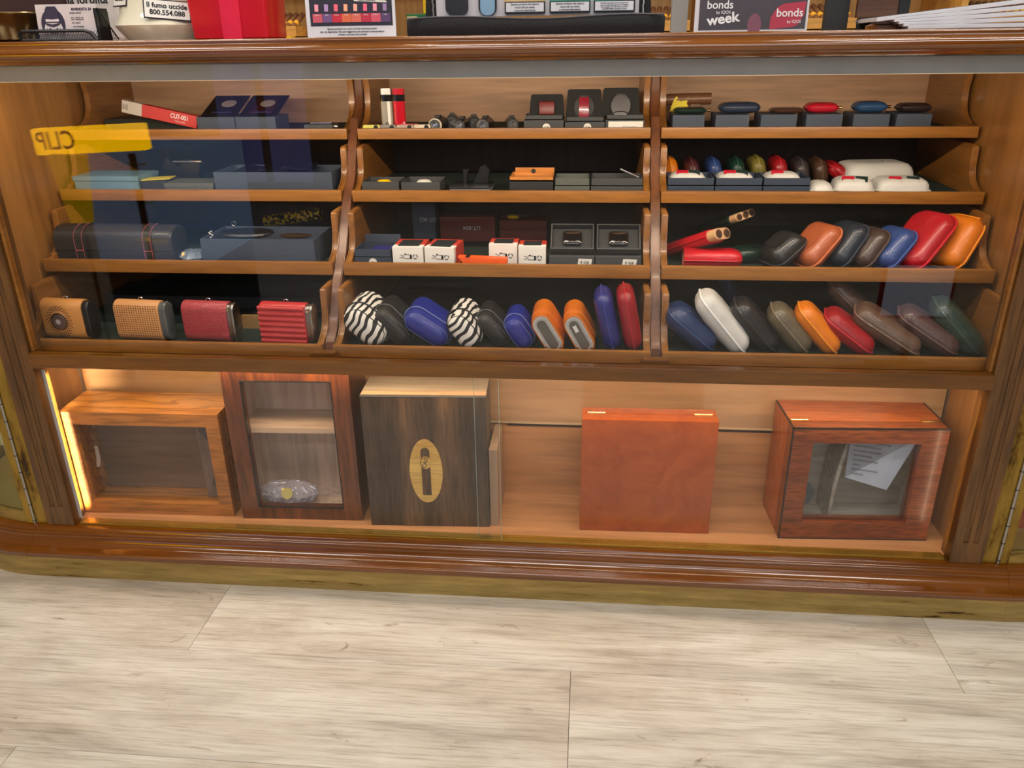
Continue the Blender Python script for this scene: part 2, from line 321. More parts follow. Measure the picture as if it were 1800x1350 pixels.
# fluted posts
def post(x0, x1):
    def sec(groove):
        w = x1-x0; pts = [(x0, .03), (x0, -.012)]
        if groove:
            for c in (.36, .66):
                c = x0+w*c; pts += [(c+.0050*math.cos(R(q)), -.012+.0042*math.sin(R(q))) for q in (180, 155, 125, 90, 55, 25, 0)]
        return pts + [(x1, -.012), (x1, .03)]
    bm = prism(sec(True), 'Z', .160, 1.0675)
    p = link('fluted_post', bm, CHZ, counter)
    link('post_foot', prism(sec(False), 'Z', .1125, .160), CHZ, p)
    return p
post(-1.1895, -1.1255); post(.7485, .8125)
link('front_rail', bx(-1.1252, .7482, -.021, .0, .4975, .5265, .0015), CH, counter)
link('glazing_bead', bx(-1.1252, -1.1195, -.004, .010, .527, 1.066, .001), TRAYY, counter)
link('glazing_bead', bx(.7425, .7482, -.004, .010, .527, 1.066, .001), TRAYY, counter)
link('case_deck', bx(-1.178, .80, .001, .63, .500, .5125), CH, counter)
link('case_back', bx(-1.178, .80, .62, .63, .900, 1.068), BACK, counter)
link('shade_toned_back_board', bx(-1.178, .80, .62, .63, .5127, .8998), wood('shade_toned_back_wood', (44, 31, 22), (66, 48, 34), .6, 'Z', 8, 0), counter)  # deep shade behind the lower trays is put into this board's colour
link('case_side', bx(-1.19, -1.178, .031, .64, .1125, 1.068), wood('side_veneer', (146, 96, 44), (172, 120, 60), .4, 'Z', 6, .3), counter)
link('case_side', bx(.80, .812, .031, .64, .1125, 1.068), MATS['side_veneer'], counter)
link('case_floor', bx(-1.178, .80, .012, .63, .104, .1155), INN, counter)
lb = link('lower_back', bx(-1.178, .80, .192, .204, .1157, .499), INN, counter)
link('back_groove', bx(-.17, .799, .1905, .1919, .293, .300), plain('shadow_grey_groove', (70, 58, 52), .6), lb)
link('lower_side', bx(-1.1778, -1.165, .032, .1915, .1157, .499), MATS['side_veneer'], counter)
link('lower_side', bx(.768, .7998, .032, .1915, .1157, .499), MATS['side_veneer'], counter)
for x in (-1.1645, .7665): link('corner_strip', bx(x, x+.001, .178, .1855, .1158, .498), plain('grey_trim', (120, 112, 106), .3, .5), counter)
ps = link('back_sliding_panel', bx(-1.150, .765, .186, .190, .302, .4985), wood('glossy_back_panel', (164, 124, 88), (188, 148, 108), .12, 'X', 4, .7), counter)
link('panel_rail', bx(-1.150, .765, .1845, .1859, .302, .307), plain('pale_rail', (188, 162, 128), .3), ps)
link('brass_track', bx(-1.117, .742, -.0055, .016, .1125, .1168, .0006), plain('track_brass', (196, 160, 70), .25, .8), counter)
# LED housing under the top
hs = link('light_housing', bx(-1.125, .748, .016, .074, 1.0405, 1.0675, .001), ALU, counter)
link('light_strip', bx(-1.10, .73, .040, .050, 1.0392, 1.0404), LED, hs)
l2 = link('light_strip', bx(-1.10, .73, .014, .020, .4945, .4972), LED, counter)
link('light_strip_profile', bx(-1.1252, -1.1185, .0090, .0104, .12, .48), ALU, counter)
# glass
link('upper_glass', bx(-1.1194, .7424, .001, .005, .5268, 1.0665), GL, counter)
GE = plain('polished_glass_edge', (150, 168, 156), .2)
g1 = link('sliding_glass', bx(-1.118, -.1665, -.004, .000, .117, .4974), GL, counter); link('pane_edge', bx(-.1664, -.1655, -.004, .000, .117, .4974), GE, g1)
g2 = link('sliding_glass', bx(-.2165, .7425, .005, .009, .117, .4974), GL, counter); link('pane_edge', bx(-.2174, -.2166, .005, .009, .117, .4974), GE, g2)

# tiered trays
YK = {1: .344, 2: .2614, 3: .1511, 4: .03}; ZT = {1: .9259, 2: .8075, 3: .678, 4: .5393}; ZB = {1: .9033, 2: .7833, 3: .651, 4: .5145}
FL = {k: ZB[k]+.0115 for k in YK}
SEC = [(-1.166, -.5277), (-.5041, .129), (.1511, .7911)]
for k in (1, 2, 3, 4):
    top = 1.036 if k == 1 else ZB[k-1]-.0125
    a, h = (.070, .050) if k == 1 else (.052, .046)
    for x0, x1 in SEC:
        y = YK[k]
        tr = link('shelf_tray', bx(x0, x1, y+.0121, .6195, ZB[k]+.0005, ZB[k]+.010), TRAYY, counter)
        link('front_lip', bx(x0, x1, y, y+.012, ZB[k], ZT[k], .0022), TRAY, tr, True)
        link('felt_lining', bx(x0+.0135, x1-.0135, y+.0125, .619, ZB[k]+.0101, ZB[k]+.0114), FELT, tr)
        prof = [(y+.012, ZB[k]+.0102), (y+.012, ZT[k]-.002)] + [(y+.012+a*math.sin(R(t)), ZT[k]-.002+h*(1-math.cos(R(t)))) for t in (20, 38, 54, 68, 80, 90)]
        if k == 1: prof += [(y+.012+a+.003, 1.0), (y+.012+a-.002, 1.02), (y+.012+a-.010, top)]
        else: prof += [(y+.012+a, top-.006), (y+.012+a+.002, top-.002), (y+.012+a+.006, top)]
        prof += [(.6195, top), (.6195, ZB[k]+.0102)]
        for s0, s1 in ((x0, x0+.013), (x1-.013, x1)): link('side_panel', prism(prof, 'X', s0, s1, .002), TRAYY, tr, True)
for xc in (-.5159, .14):
    fr = [(.050, .5265), (.052, .539), (.078, .555), (.10, .585), (.118, .62), (.14, .648), (.168, .672), (.196, .70), (.222, .74), (.25, .775), (.276, .803), (.306, .83), (.325, .87), (.342, .90), (.362, .925), (.372, .945), (.40, .952), (.418, .97), (.425, 1.0), (.43, 1.038)]
    link('divider_panel', prism([(.61, .5135)] + [(.046, .5135)] + fr + [(.61, 1.038)], 'X', xc-.0095, xc+.0095, .002), wood('divider_wood', (92, 52, 28), (118, 70, 38), .40, 'Z', 14, .15), counter, True)
    link('divider_foot', prism([(xc-.030, .5127), (xc-.026, .5315), (xc+.022, .5315), (xc+.026, .5127)], 'Y', .006, .027), CH, counter)

# curved corner cases at both ends
def corner(side):
    s = 'L' if side < 0 else 'R'
    cs = thing('corner_case', 'curved brass-framed glass corner case at the %s end of the counter' % ('left' if side < 0 else 'right'), 'display case', (0, 0, 0), group=None)
    P = path(arcs=s)
    link('base_moulding', sweep(baseprof, P), CHbase, cs, True)
    link('brass_plinth', sweep([(-.02, 0.0), (.0495, 0.0), (.0505, .059), (-.02, .059)], P), BRASSP, cs, True)
    x = -1.190 if side < 0 else .813
    link('brass_strip', bx(*sorted((x, x+side*.029)), -.007, .004, .1125, 1.0675, .0008), BRASSV, cs)
    hx = x+side*.031
    h = link('piano_hinge', cyl((hx, -.009, .113), (hx, -.009, 1.067), .0032, n=10), STEEL, cs, True)
    k0 = link('hinge_knuckle', cyl((0, 0, 0), (0, 0, .0015), .0042, n=10), plain('dark_steel', (80, 78, 74), .4, .8), h, loc=(hx, -.009, .12))
    for i in range(1, 23): q = k0.copy(); C.objects.link(q); q.location = (hx, -.009, .12+i*.041)
    x2 = hx+side*.003
    Pf = [p for p in P if abs(p[0]-(CL if side < 0 else CR)) > -1]
    # framed curved door
    fr = link('door_stile', bx(*sorted((x2, x2+side*.017)), -.010, .004, .113, 1.0675, .001), BRASSV, cs)
    Q = [(q[0]-side*0, q[1], q[2], q[3]) for q in P]
    link('door_bottom_rail', sweep([(-.004, .113), (.008, .113), (.008, .136), (.003, .139), (-.004, .139)], Q), BRASS, cs, True)
    link('curved_glass', sweep([(-.001, .139), (.002, .139), (.002, 1.066), (-.001, 1.066)], Q), GLC, cs, True)
    cx = CL if side < 0 else CR
    def fan(r, z0, z1, mat, name):
        poly = [(cx, .29)] + [(cx+side*r*math.sin(R(a)), .30-r*math.cos(R(a))) for a in range(0, 91, 9)]
        return link(name, prism(poly, 'Z', z0, z1), mat, cs)
    fan(.29, .113, .117, plain('gold_shelf_paper', (202, 172, 110), .35, .4), 'case_floor')
    fan(.28, .36, .366, glass_mat('shelf_glass', (225, 235, 205), .12), 'glass_shelf')
    fan(.28, .66, .666, MATS['shelf_glass'], 'glass_shelf')
    bm = sweep([(-.012, .366), (-.006, .366), (-.006, .374), (-.012, .374)], Q); link('shelf_rim', bm, BRASS, cs, True)
    return cs
corner(-1); corner(1)
pk = tag(link('red_package', bx(-.045, .045, -.02, .02, 0, .10, .002), REDC, None, loc=(.955, .14, .1172)), 'small red package standing inside the right curved corner case', 'package')
bmv = lathe([(.03, 0), (.042, .004), (.05, .03), (.044, .07), (.03, .10), (.034, .12)], 28)
tag(link('glass_vase', bmv, plain('olive_glass', (150, 146, 96), .1, coat=.5), None, True, loc=(-1.315, .15, .1172)), 'olive glass vase inside the left curved corner case', 'vase')

# ------------------------------------------------------------------ humidors in the lower compartment
FZ = .1157
def frame_panel(w, h, y0, y1, bl, bt, bb=None, br=None):
    """front frame with a rectangular opening, local x 0..w, z 0..h"""
    bb = bt if bb is None else bb; br = bl if br is None else br
    bm = bmesh.new()
    o = [(0, 0), (w, 0), (w, h), (0, h)]; i = [(bl, bb), (w-br, bb), (w-br, h-bt), (bl, h-bt)]
    for k in range(4):
        a, b = o[k], o[(k+1) % 4]; c, d = i[(k+1) % 4], i[k]
        vs = [bm.verts.new((p[0], y, p[1])) for y in (y0, y1) for p in (a, b, c, d)]
        for f in ((0, 1, 2, 3), (7, 6, 5, 4), (0, 4, 5, 1), (3, 2, 6, 7), (1, 5, 6, 2), (0, 3, 7, 4)): bm.faces.new([vs[q] for q in f])
    return bm
def shell(w, h, y0, y1, t=.01):
    bm = bx(0, w, y0, y1, 0, t); bx(0, w, y0, y1, h-t, h, bm=bm); bx(0, t, y0, y1, t, h-t, bm=bm); bx(w-t, w, y0, y1, t, h-t, bm=bm); bx(t, w-t, y1-.006, y1, t, h-t, bm=bm); return bm
# 1 wide oak-grained humidor
W1, H1 = .358, .254
Hw = wood('golden_grain', (170, 104, 38), (206, 142, 66), .30, 'X', 12, .25, ring=14); Hwd = wood('golden_grain_front', (150, 90, 34), (182, 116, 50), .32, 'X', 14, .2, grain=.5)
t = thing('humidor', 'wide golden-grained wooden humidor with mitred frame and large dark glass window', 'humidor', (-1.137, .038, FZ), (0, 0, R(1.2)), 'humidors behind the lower glass')
link('cabinet_body', shell(W1, H1, .030, .112), Hw, t)
link('door_frame', frame_panel(W1, H1, 0, .0285, .030, .030), Hwd, t)
link('window_pane', bx(.0305, W1-.0305, .014, .016, .0305, H1-.0305), GLH, t)
lv = link('inner_back', bx(.012, W1-.012, .100, .1055, .012, H1-.012), wood('brown_inner', (104, 78, 60), (134, 104, 80), .6, 'X', 8, 0), t)
link('inner_block', bx(W1-.085, W1-.0115, .062, .0995, .012, H1-.012), wood('brown_inner_block', (122, 98, 84), (144, 118, 102), .6, 'Z', 8, 0), t)
bm = prism([(.020, .045), (.030, .036), (.048, .036), (.058, .045), (.056, .12), (.046, .15), (.024, .165), (.010, .185), (.008, .206), (.020, .222), (.064, .222), (.064, .05)][:11], 'Y', .0585, .0618)
for v in bm.verts: v.co.x += W1-.088
link('cutter_outline', bm, plain('grey_shape', (74, 66, 66), .6), t)
link('curved_label', prism([(.052, .112), (.060, .114), (.066, .135), (.066, .165), (.058, .166), (.057, .14)], 'Y', .0125, .0135), plain('grey_sticker', (120, 114, 112), .8), t)
# 2 tall dark rosewood humidor
W2, H2 = .272, .372
RW = wood('rosewood', (70, 32, 12), (120, 62, 26), .28, 'Z', 16, .3, dist=2, grain=.4)
t = thing('humidor', 'tall dark red-brown humidor with one shelf, window and a plastic-wrapped parcel inside', 'humidor', (-.7555, .040, FZ), (0, 0, R(2)), 'humidors behind the lower glass')
t.location = (-.7555, .040, FZ)
link('cabinet_body', shell(W2, H2, .0215, .135), RW, t)
link('door_frame', frame_panel(W2, H2, 0, .021, .040, .036, .030, .040), RW, t)
link('window_pane', bx(.0405, W2-.0405, .006, .008, .0305, H2-.0365), GLH, t)
link('window_edge', frame_panel(W2-.078, H2-.064, -.0008, .0045, .0022, .0022), BLACK, t, loc=(.039, 0, .029))
CED = wood('pale_cedar', (196, 168, 144), (226, 200, 176), .6, 'Z', 8, 0)
link('inner_lining', bx(.0105, W2-.0105, .122, .1285, .0105, H2-.0105), CED, t); link('inner_lining', bx(.0102, .016, .025, .1215, .0105, H2-.0105), CED, t)
link('inner_lining', bx(.0165, W2-.0105, .025, .1215, .0102, .016), CED, t)
link('inner_shelf', bx(.0165, W2-.0105, .022, .1215, .205, .217), wood('pale_cedar_shelf', (190, 160, 128), (222, 194, 162), .5, 'X', 8, 0), t)
bm = lathe([(0.001, -.026), (.04, -.024), (.055, -.012), (.06, 0), (.055, .012), (.04, .022), (0.001, .026)], 40, sy=.45)
for v in bm.verts:
    v.co.x *= 1.15; v.co += Vector((random.uniform(-1, 1), random.uniform(-1, 1), random.uniform(-1, 1)))*.0018
bmesh.ops.subdivide_edges(bm, edges=bm.edges[:], cuts=1, use_grid_fill=True)
for v in bm.verts: v.co += Vector((random.uniform(-1, 1), random.uniform(-1, 1), random.uniform(-1, 1)))*.0012
pw = link('wrapped_parcel', bm, plain('crinkled_plastic', (176, 172, 176), .12, .2, coat=1), None, False, loc=(-.660, .088, FZ+.0435))
tag(pw, 'parcel in crinkled clear plastic lying inside the dark red-brown humidor', 'parcel')
link('yellow_sticker', cyl((.005, -.025, .012), (.005, -.028, .013), .013, n=20), plain('dull_yellow', (196, 184, 104), .6), pw)
# 3 dark striped box with oval inlay
W3, H3 = .262, .314
ZW = wood('ebony_stripe', (50, 38, 30), (108, 82, 60), .36, 'Z', 18, .05, mid=(70, 55, 44), dist=.8, grain=.55)
t = thing('humidor', 'tall dark striped wooden humidor with a pale oval cigar inlay on its front', 'humidor', (-.459, .033, FZ), (0, 0, R(2.4)), 'humidors behind the lower glass')
link('lid', bx(0, W3, 0, .024, 0, H3, .0015), ZW, t); link('cabinet_body', bx(0, W3, .0246, .098, 0, H3, .0015), ZW, t)
link('top_veneer', bx(.001, W3-.001, .0255, .097, H3+.0002, H3+.0012), wood('grey_striped_top', (138, 124, 106), (168, 152, 130), .3, 'X', 10, .4), t)
link('lid_top_veneer', bx(.001, W3-.001, .003, .0235, H3+.0002, H3+.0012), wood('brown_striped_top', (150, 118, 90), (184, 150, 116), .3, 'X', 10, .4), t)
link('front_edge_trim', bx(.0005, W3-.0005, -.0006, .002, H3-.002, H3+.0013), STEEL, t)
def ell(a, b, n=40, y0=-.0012, y1=-.0002, cx=0, cz=0): return prism([(cx+a*math.cos(2*PI*i/n), cz+b*math.sin(2*PI*i/n)) for i in range(n)], 'Y', y0, y1)
iv = link('oval_inlay', ell(.0355, .077, cx=.129, cz=.138), wood('pale_inlay', (190, 148, 74), (222, 184, 104), .35, 'X', 26, .3), t)
cg = [(-.0095, -.060), (.0095, -.060), (.0095, .046)] + [(.0095*math.cos(R(a)), .046+.0095*math.sin(R(a))) for a in range(20, 180, 20)] + [(-.0095, .046)]
link('cigar_inlay', prism([(x+.129, z+.140) for x, z in cg], 'Y', -.0018, -.0013), ZW, iv)
link('band_inlay', ell(.0125, .0150, 24, -.0024, -.0019, .129, .160), MATS['pale_inlay'], iv)
text('CAO', .012, INK, iv, (.129, -.0026, .160), (PI/2, R(-78), 0), name='band_mark')
bm = bmesh.new(); tube([(.129+.0108*math.cos(R(a)), -.0027, .160+.0130*math.sin(R(a))) for a in range(110, 250, 12)], .0006, bm=bm); link('band_ring_line', bm, INK, iv)
# divider board
tag(link('divider_board', bx(-.196, -.1785, .052, .178, FZ, .303, .001), wood('divider_board_wood', (150, 122, 98), (178, 148, 120), .4, 'Z', 6, .2), None), 'upright pale wooden divider board standing right of the oval-inlay humidor', 'board')
# 4 orange-red burl box
W4, H4 = .277, .268
BU = wood('orange_burl', (146, 62, 10), (168, 78, 20), .24, 'N', 9, .35, bump=0, dist=2.5, grain=.88)
t = thing('humidor', 'plain square orange-red burl humidor with two brass hinges on top', 'humidor', (-.0005, .047, FZ), (0, 0, R(1)), 'humidors behind the lower glass')
link('cabinet_body', bx(0, W4, .0296, .060, 0, H4, .002), BU, t); link('lid', bx(0, W4, 0, .029, 0, H4, .002), BU, t)
HB = plain('polished_brass', (222, 184, 120), .22, 1)
def hinge(t, x, y, z, w=.036):
    h = link('hinge', bx(x, x+w, y-.005, y+.005, z, z+.0012), HB, t); link('hinge_pin', cyl((x, y, z+.0018), (x+w, y, z+.0018), .0016, n=10), HB, h)
hinge(t, .012, .029, H4); hinge(t, W4-.046, .029, H4)
# 5 mahogany box with dark edging and window
W5, H5 = .308, .262
MG = wood('mahogany', (106, 44, 18), (152, 80, 40), .32, 'X', 34, .15, dist=.6, grain=.4); MGZ = wood('mahogany_top', (158, 70, 20), (194, 104, 42), .28, 'X', 22, .2, grain=.55)
t = thing('humidor', 'red mahogany humidor with black edging, glass window, top hinges and instruction sheet inside', 'humidor', (.4215, .046, FZ), (0, 0, R(2.5)), 'humidors behind the lower glass')
link('cabinet_body', shell(W5, H5, .0346, .134, .012), MGZ, t)
link('door_frame', frame_panel(W5, H5, 0, .034, .044, .034, .040, .050), MG, t)
BE = plain('black_edging', (32, 28, 26), .4)
bm = bx(-.0008, .0024, -.0008, .0022, -.0, H5+.0008); bx(-.0008, W5+.0004, -.0008, .0022, H5-.0022, H5+.0008, bm=bm); bx(-.0008, W5+.0004, -.0008, .0012, 0, .0022, bm=bm); bx(-.0008, .0024, .0022, .134, H5-.0016, H5+.0008, bm=bm); bx(W5-.0024, W5+.0006, .0022, .134, H5-.0016, H5+.0008, bm=bm)
link('edging', bm, BE, t)
link('window_pane', bx(.0445, W5-.0505, .012, .014, .0405, H5-.0345), glass_mat('clear_window', (244, 247, 250), .03), t)
GW = wood('grey_cedar', (180, 162, 138), (208, 192, 168), .6, 'X', 8, 0)
link('inner_lining', bx(.0125, W5-.0125, .121, .1275, .0125, H5-.0125), GW, t); link('inner_lining', bx(.0125, W5-.0125, .036, .1205, .0121, .018), GW, t); link('inner_lining', bx(W5-.019, W5-.0122, .036, .1205, .0185, H5-.0125), GW, t)
bmd = prism([(.112, .0185), (.118, .0185), (.122, .10), (.128, .16), (.140, .235), (.133, .235), (.120, .16), (.114, .10)], 'Y', .045, .1205)
link('bent_divider', bmd, GW, t)
link('dial', cyl((.046, .040, .085), (.046, .046, .085), .03, n=28), plain('dark_dial', (70, 78, 84), .4), t)
hinge(t, .004, .034, H5+.0002, .034); hinge(t, W5-.045, .034, H5+.0002, .040)
shp = bpy.data.objects.new('instruction_sheet', None)
bm = bmesh.new(); vs = [bm.verts.new(p) for p in ((.128, .030, .228), (.262, .026, .228), (.256, .030, .200), (.225, .040, .098), (.134, .040, .128))]; bm.faces.new(vs)
bmesh.ops.solidify(bm, geom=bm.faces[:], thickness=.0005)
sh = link('instruction_sheet', bm, PAPER, None, loc=t.location, rot=t.rotation_euler)
tag(sh, 'white printed instruction sheet hanging inside the mahogany humidor window', 'paper')
for i, s in enumerate(['mantenere umidita costante nel contenitore con acqua', 'non esporre direttamente alla luce solare', 'aprire il coperchio una volta alla settimana', 'verificare il livello del display', 'acqua distillata da inserire nella spugna', 'umidificatore', 'leggere attentamente le istruzioni prima', 'controllare spesso']):
    text(s, .0062, INK, sh, (.136+.001*i, .0262+.0012*i, .222-.0115*i), (PI/2-.1, R(9), 0), .0001, align='LEFT', squeeze=.55)

# ------------------------------------------------------------------ leather cases
def pouch_bm(L, W, T, r=None, E=None, K=7):
    """rounded pillow, length along x, width along y, thickness along z"""
    r = r or min(L, W)*.28; E = E or T*.48; rings = []
    for i in range(-K, K+1):
        ph = i/K*PI/2*.97; ins = E*(1-math.cos(ph)); z = T/2*math.sin(ph)
        rings.append([(x, y, z) for x, y in rrect(L/2-ins, W/2-ins, max(r-ins*.6, .004))])
    cen = lambda s: [(x, y, s*T/2*1.04) for x, y in rrect(L/4, W/4, r*.4)]
    rings = [cen(-1)] + rings + [cen(1)]
    return loft(rings, True)
def case(label, col, x0, x1, z0, z1, T, side, yc, W=.085, yaw=0, L=None, seam=None, group=None, rx=0, r=None, cat='leather case', name='leather_case', theta=None):
    h = z1-z0; w = x1-x0
    th = math.atan2(max(.01, h-T*.8), max(.004, w-T*.8)) if theta is None else R(theta)
    L = L or math.hypot(max(.01, h-T*.8), max(.004, w-T*.8))+T*.9
    mat = leather(col[0], col[1])
    o = thing(name, label, cat, ((x0+x1)/2, yc, (z0+z1)/2), (rx, side*th, R(yaw)), group)
    link('body', pouch_bm(L, W, T, r), mat, o, True)
    pts = [(x, y, 0) for x, y in rrect(L/2+.0012, W/2+.0012, r or min(L, W)*.28)]
    link('piping', tube(pts, .0020, True, 6), leather(*(seam or (col[0]+'_seam', tuple(min(255, c*1.12+14) for c in col[1])))), o, True)
    return o
NAVY = ('navy', (34, 54, 96)); WH = ('white', (216, 214, 208)); BK = ('black', (34, 34, 36)); OLV = ('olive_taupe', (104, 94, 74)); ORA = ('orange', (228, 126, 22)); RED = ('red', (158, 20, 30))
BRN = ('brown', (96, 72, 58)); BRD = ('dark_brown', (78, 54, 50)); GRE = ('dark_green', (44, 64, 54)); TAN = ('tan', (170, 88, 50)); BLU = ('blue', (44, 70, 128)); RYL = ('royal_blue', (34, 44, 150)); BUR = ('burgundy', (82, 38, 42))
G4 = 'leather cases on the bottom tray at right'; z4 = FL[4]
for lab, col, x0, x1, zt, T, yaw, y, W in [
    ('navy blue leather case leaning left, first from the divider on the bottom right tray', NAVY, .163, .259, .612, .052, -4, .102, .085),
    ('white leather case leaning left between navy and black ones', WH, .219, .322, .640, .048, -4, .100, .085),
    ('black leather case leaning left between the white and the taupe one', BK, .290, .382, .622, .048, -6, .110, .085),
    ('taupe leather case leaning left beside the orange one', OLV, .362, .445, .613, .046, -8, .108, .080),
    ('bright orange leather case leaning left on the bottom right tray', ORA, .414, .500, .616, .042, -10, .105, .078),
    ('dark red leather case leaning left beside the orange one on the bottom right tray', RED, .470, .566, .603, .042, -14, .108, .085),
    ('grey-brown leather case lying low between dark red and purple-brown ones', BRN, .528, .652, .612, .046, -18, .108, .085),
    ('purple-brown leather case leaning low beside the dark green one', BRD, .612, .725, .608, .046, -18, .112, .085),
    ('dark green leather case leaning against the tray end at bottom right', GRE, .674, .772, .625, .046, -14, .118, .09)]:
    case(lab, col, x0, x1, z4, zt, T, 1, y, W, yaw, group=G4)
case('second grey-brown leather case lying behind the dark red one', BRN, .500, .610, z4+.012, .640, .040, 1, .215, .08, -16, group=G4)
case('dim navy leather case standing at the back of the bottom right tray', NAVY, .285, .345, z4, .66, .03, 1, .36, .08, 0, group=G4)
G3 = 'leather cases leaning right on the third tray'; z3 = FL[3]
for lab, col, x0, x1, zt, T, yaw, y, W in [
    ('small black leather case, leftmost of those leaning right on the third tray', BK, .366, .438, .727, .056, 28, .232, .075),
    ('tan brown grained leather case leaning right behind the small black one', TAN, .428, .508, .743, .050, 28, .240, .085),
    ('blue-black grained leather case leaning right beside the tan one', ('blue_black', (32, 40, 52)), .488, .560, .746, .048, 28, .244, .085),
    ('dark brown grained leather case leaning right between blue-black and blue ones', ('dark_coffee', (66, 50, 44)), .534, .600, .736, .044, 28, .240, .085),
    ('blue leather case leaning right beside the large red one', BLU, .578, .652, .738, .050, 28, .236, .085),
    ('large red leather case leaning right on the third tray', ('bright_red', (178, 22, 34)), .628, .724, .766, .044, 28, .244, .10),
    ('large orange leather case, last at the right end of the third tray', ORA, .704, .777, .760, .048, 28, .246, .10)]:
    case(lab, col, x0, x1, z3, zt, T, -1, y, W, yaw, group=G3)
G2 = 'leather cases standing at the back of the second tray'; z2 = FL[2]
for lab, col, x, zt in [('yellow-orange leather case end behind the first white case box', ORA, .185, .852), ('burgundy leather case end behind the white case boxes', BUR, .232, .848), ('blue leather case end behind the white case boxes', BLU, .281, .850),
    ('dark green leather case end behind the white case boxes', ('bottle_green', (20, 56, 46)), .331, .853), ('olive yellow leather case end behind the white case boxes', ('olive_yellow', (118, 108, 46)), .376, .858), ('red leather case end behind the white case boxes', RED, .423, .854),
    ('charcoal leather case end, seventh of the row behind the white boxes', ('charcoal', (58, 52, 54)), .470, .848), ('brown leather case end, eighth of the row behind the white boxes', ('coffee', (74, 52, 38)), .510, .848)]:
    case(lab, col, x-.021, x+.021, z2, zt-.004, .031, 1, .455, .10, 0, L=.062, group=G2, r=.024, theta=80)
case('red leather case leaning left behind the small white cases on the second tray', RED, .525, .580, z2, .842, .030, 1, .44, .08, 0, group=G2)

# capsule-section cases with flaps on the bottom middle tray
def capsule(L, T, n=8):
    out = []
    for cx, a0 in ((L/2-T/2, -90), (-L/2+T/2, 90)):
        for i in range(n+1): a = R(a0+180*i/n); out.append((cx+T/2*math.cos(a), T/2*math.sin(a)))
    return out
def cap_loft(L, T, ys, ins):
    return loft([[(u, y, v) for u, v in capsule(max(L-2*k, .004), max(T-2*k, .002))] for y, k in zip(ys, ins)], True)
def flap_case(label, body, flapm, trim, x0, x1, z0, z1, T, W=.105, y=.048, group=None, side=1, pitch=0, blind=False, yaw=0):
    w = x1-x0; h = z1-z0; th = math.atan2(max(.01, h-T), max(.004, w-T)); L = math.hypot(h-T, w-T)+T
    o = thing('flap_case', label, 'leather case', ((x0+x1)/2, y, (z0+z1)/2), (0, side*th, R(yaw)), group)
    link('body', cap_loft(L, T, [0, .002, .007, .016, .03, W-.012, W-.004, W], [T*.36, T*.22, T*.10, .002, 0, 0, .004, .012]), body, o, True)
    k = -.0022
    link('flap', cap_loft(L, T, [W*.30, W*.302, W*.5, W-.010, W+.001, W+.0035], [.0, k, k, k, k+.003, .012]), flapm, o, True)
    pts = [(u, W*.30, v) for u, v in capsule(L+.005, T+.005)]
    link('flap_edge', tube(pts, .0016, True), trim, o, True)
    pts = [(u*.99, .009, v) for u, v in capsule(L-T*.16, T*.86)]
    link('front_stitching', tube(pts, .0010, True), trim, o, True)
    return o
BLm = leather('soft_black', (36, 36, 36), .45); BLs = plain('black_trim', (28, 27, 26), .5); BKs = plain('grey_trim_edge', (84, 84, 82), .5)
RYm = leather('royal', (30, 42, 136), .45); RYs = plain('pale_blue_stitch', (96, 112, 170), .6)
GM = 'flap cases on the bottom middle tray'
flap_case('zebra-striped hide flap case at the left end of the bottom middle tray', ZEB, ZEB, BLs, -.488, -.398, z4, .612, .060, .125, group=GM)
flap_case('black leather flap case between the first zebra case and the large blue one', BLm, BLm, BKs, -.428, -.352, z4, .605, .042, .105, .064, group=GM)
flap_case('large royal blue flap case left of the second zebra case', RYm, RYm, RYs, -.364, -.272, z4, .603, .046, .110, .056, group=GM)
flap_case('narrower zebra-striped flap case in the middle of the bottom middle tray', ZEB, ZEB, BLs, -.276, -.206, z4, .602, .052, .120, group=GM)
flap_case('black flap case between the narrower zebra case and the small blue one', BLm, BLm, BKs, -.218, -.152, z4, .595, .036, .105, .070, group=GM)
flap_case('smaller royal blue flap case left of the orange ones', RYm, RYm, RYs, -.160, -.102, z4, .592, .040, .105, .056, group=GM)
def open_case(label, x0, x1, z0, z1, T, y=.048, W=.11, tagp=False):
    w = x1-x0; h = z1-z0; th = math.atan2(h-T, w-T); L = math.hypot(h-T, w-T)+T; m = leather('orange_wrap', (214, 112, 14), .4)
    o = thing('flask_case', label, 'leather case', ((x0+x1)/2, y, (z0+z1)/2), (0, th, 0), 'open orange cases on the bottom middle tray')
    link('wrap', cap_loft(L, T, [0, 0, .001, W-.004, W], [.005, .0015, 0, 0, .006]), m, o, True)
    link('metal_rim', cap_loft(L, T, [-.002, -.0025, -.0025, -.0005], [.0025, .003, .0055, .0062]), CHROME, o, True)
    link('metal_end', cap_loft(L, T, [-.0032, -.0026], [.0066, .0064]), plain('grey_mirror', (190, 188, 184), .35, .5), o, True)
    link('recess_shade_oval', cap_loft(L, T, [-.0036, -.0033], [.0105, .0105]), plain('recess_shade_grey', (112, 108, 102), .25, .6), o, True)  # flat oval plate, coloured darker to imitate shade in a hollow end
    k = -.0022; bm = cap_loft(L, T, [.03, .031, W-.012], [0, k, k])
    for v in bm.verts:
        if v.co.y < .05: v.co.y += max(0, v.co.x)*.55
    link('flap', bm, m, o, True)
    if tagp: link('price_sticker', bx(-.022, -.008, -.0046, -.0038, -.0035, .0035), WHITE, o)
    return o
open_case('orange leather-wrapped metal case beside the small blue flap case', -.104, -.040, z4, .606, .040)
open_case('orange leather-wrapped metal case with a white price sticker in its end', -.041, .021, z4, .606, .040, tagp=True)
case('royal blue zipped leather case standing left of the red one', ('royal_deep', (34, 42, 120)), .020, .070, z4, .642, .036, 1, .105, .09, 0, group='upright cases at the end of the bottom middle tray')
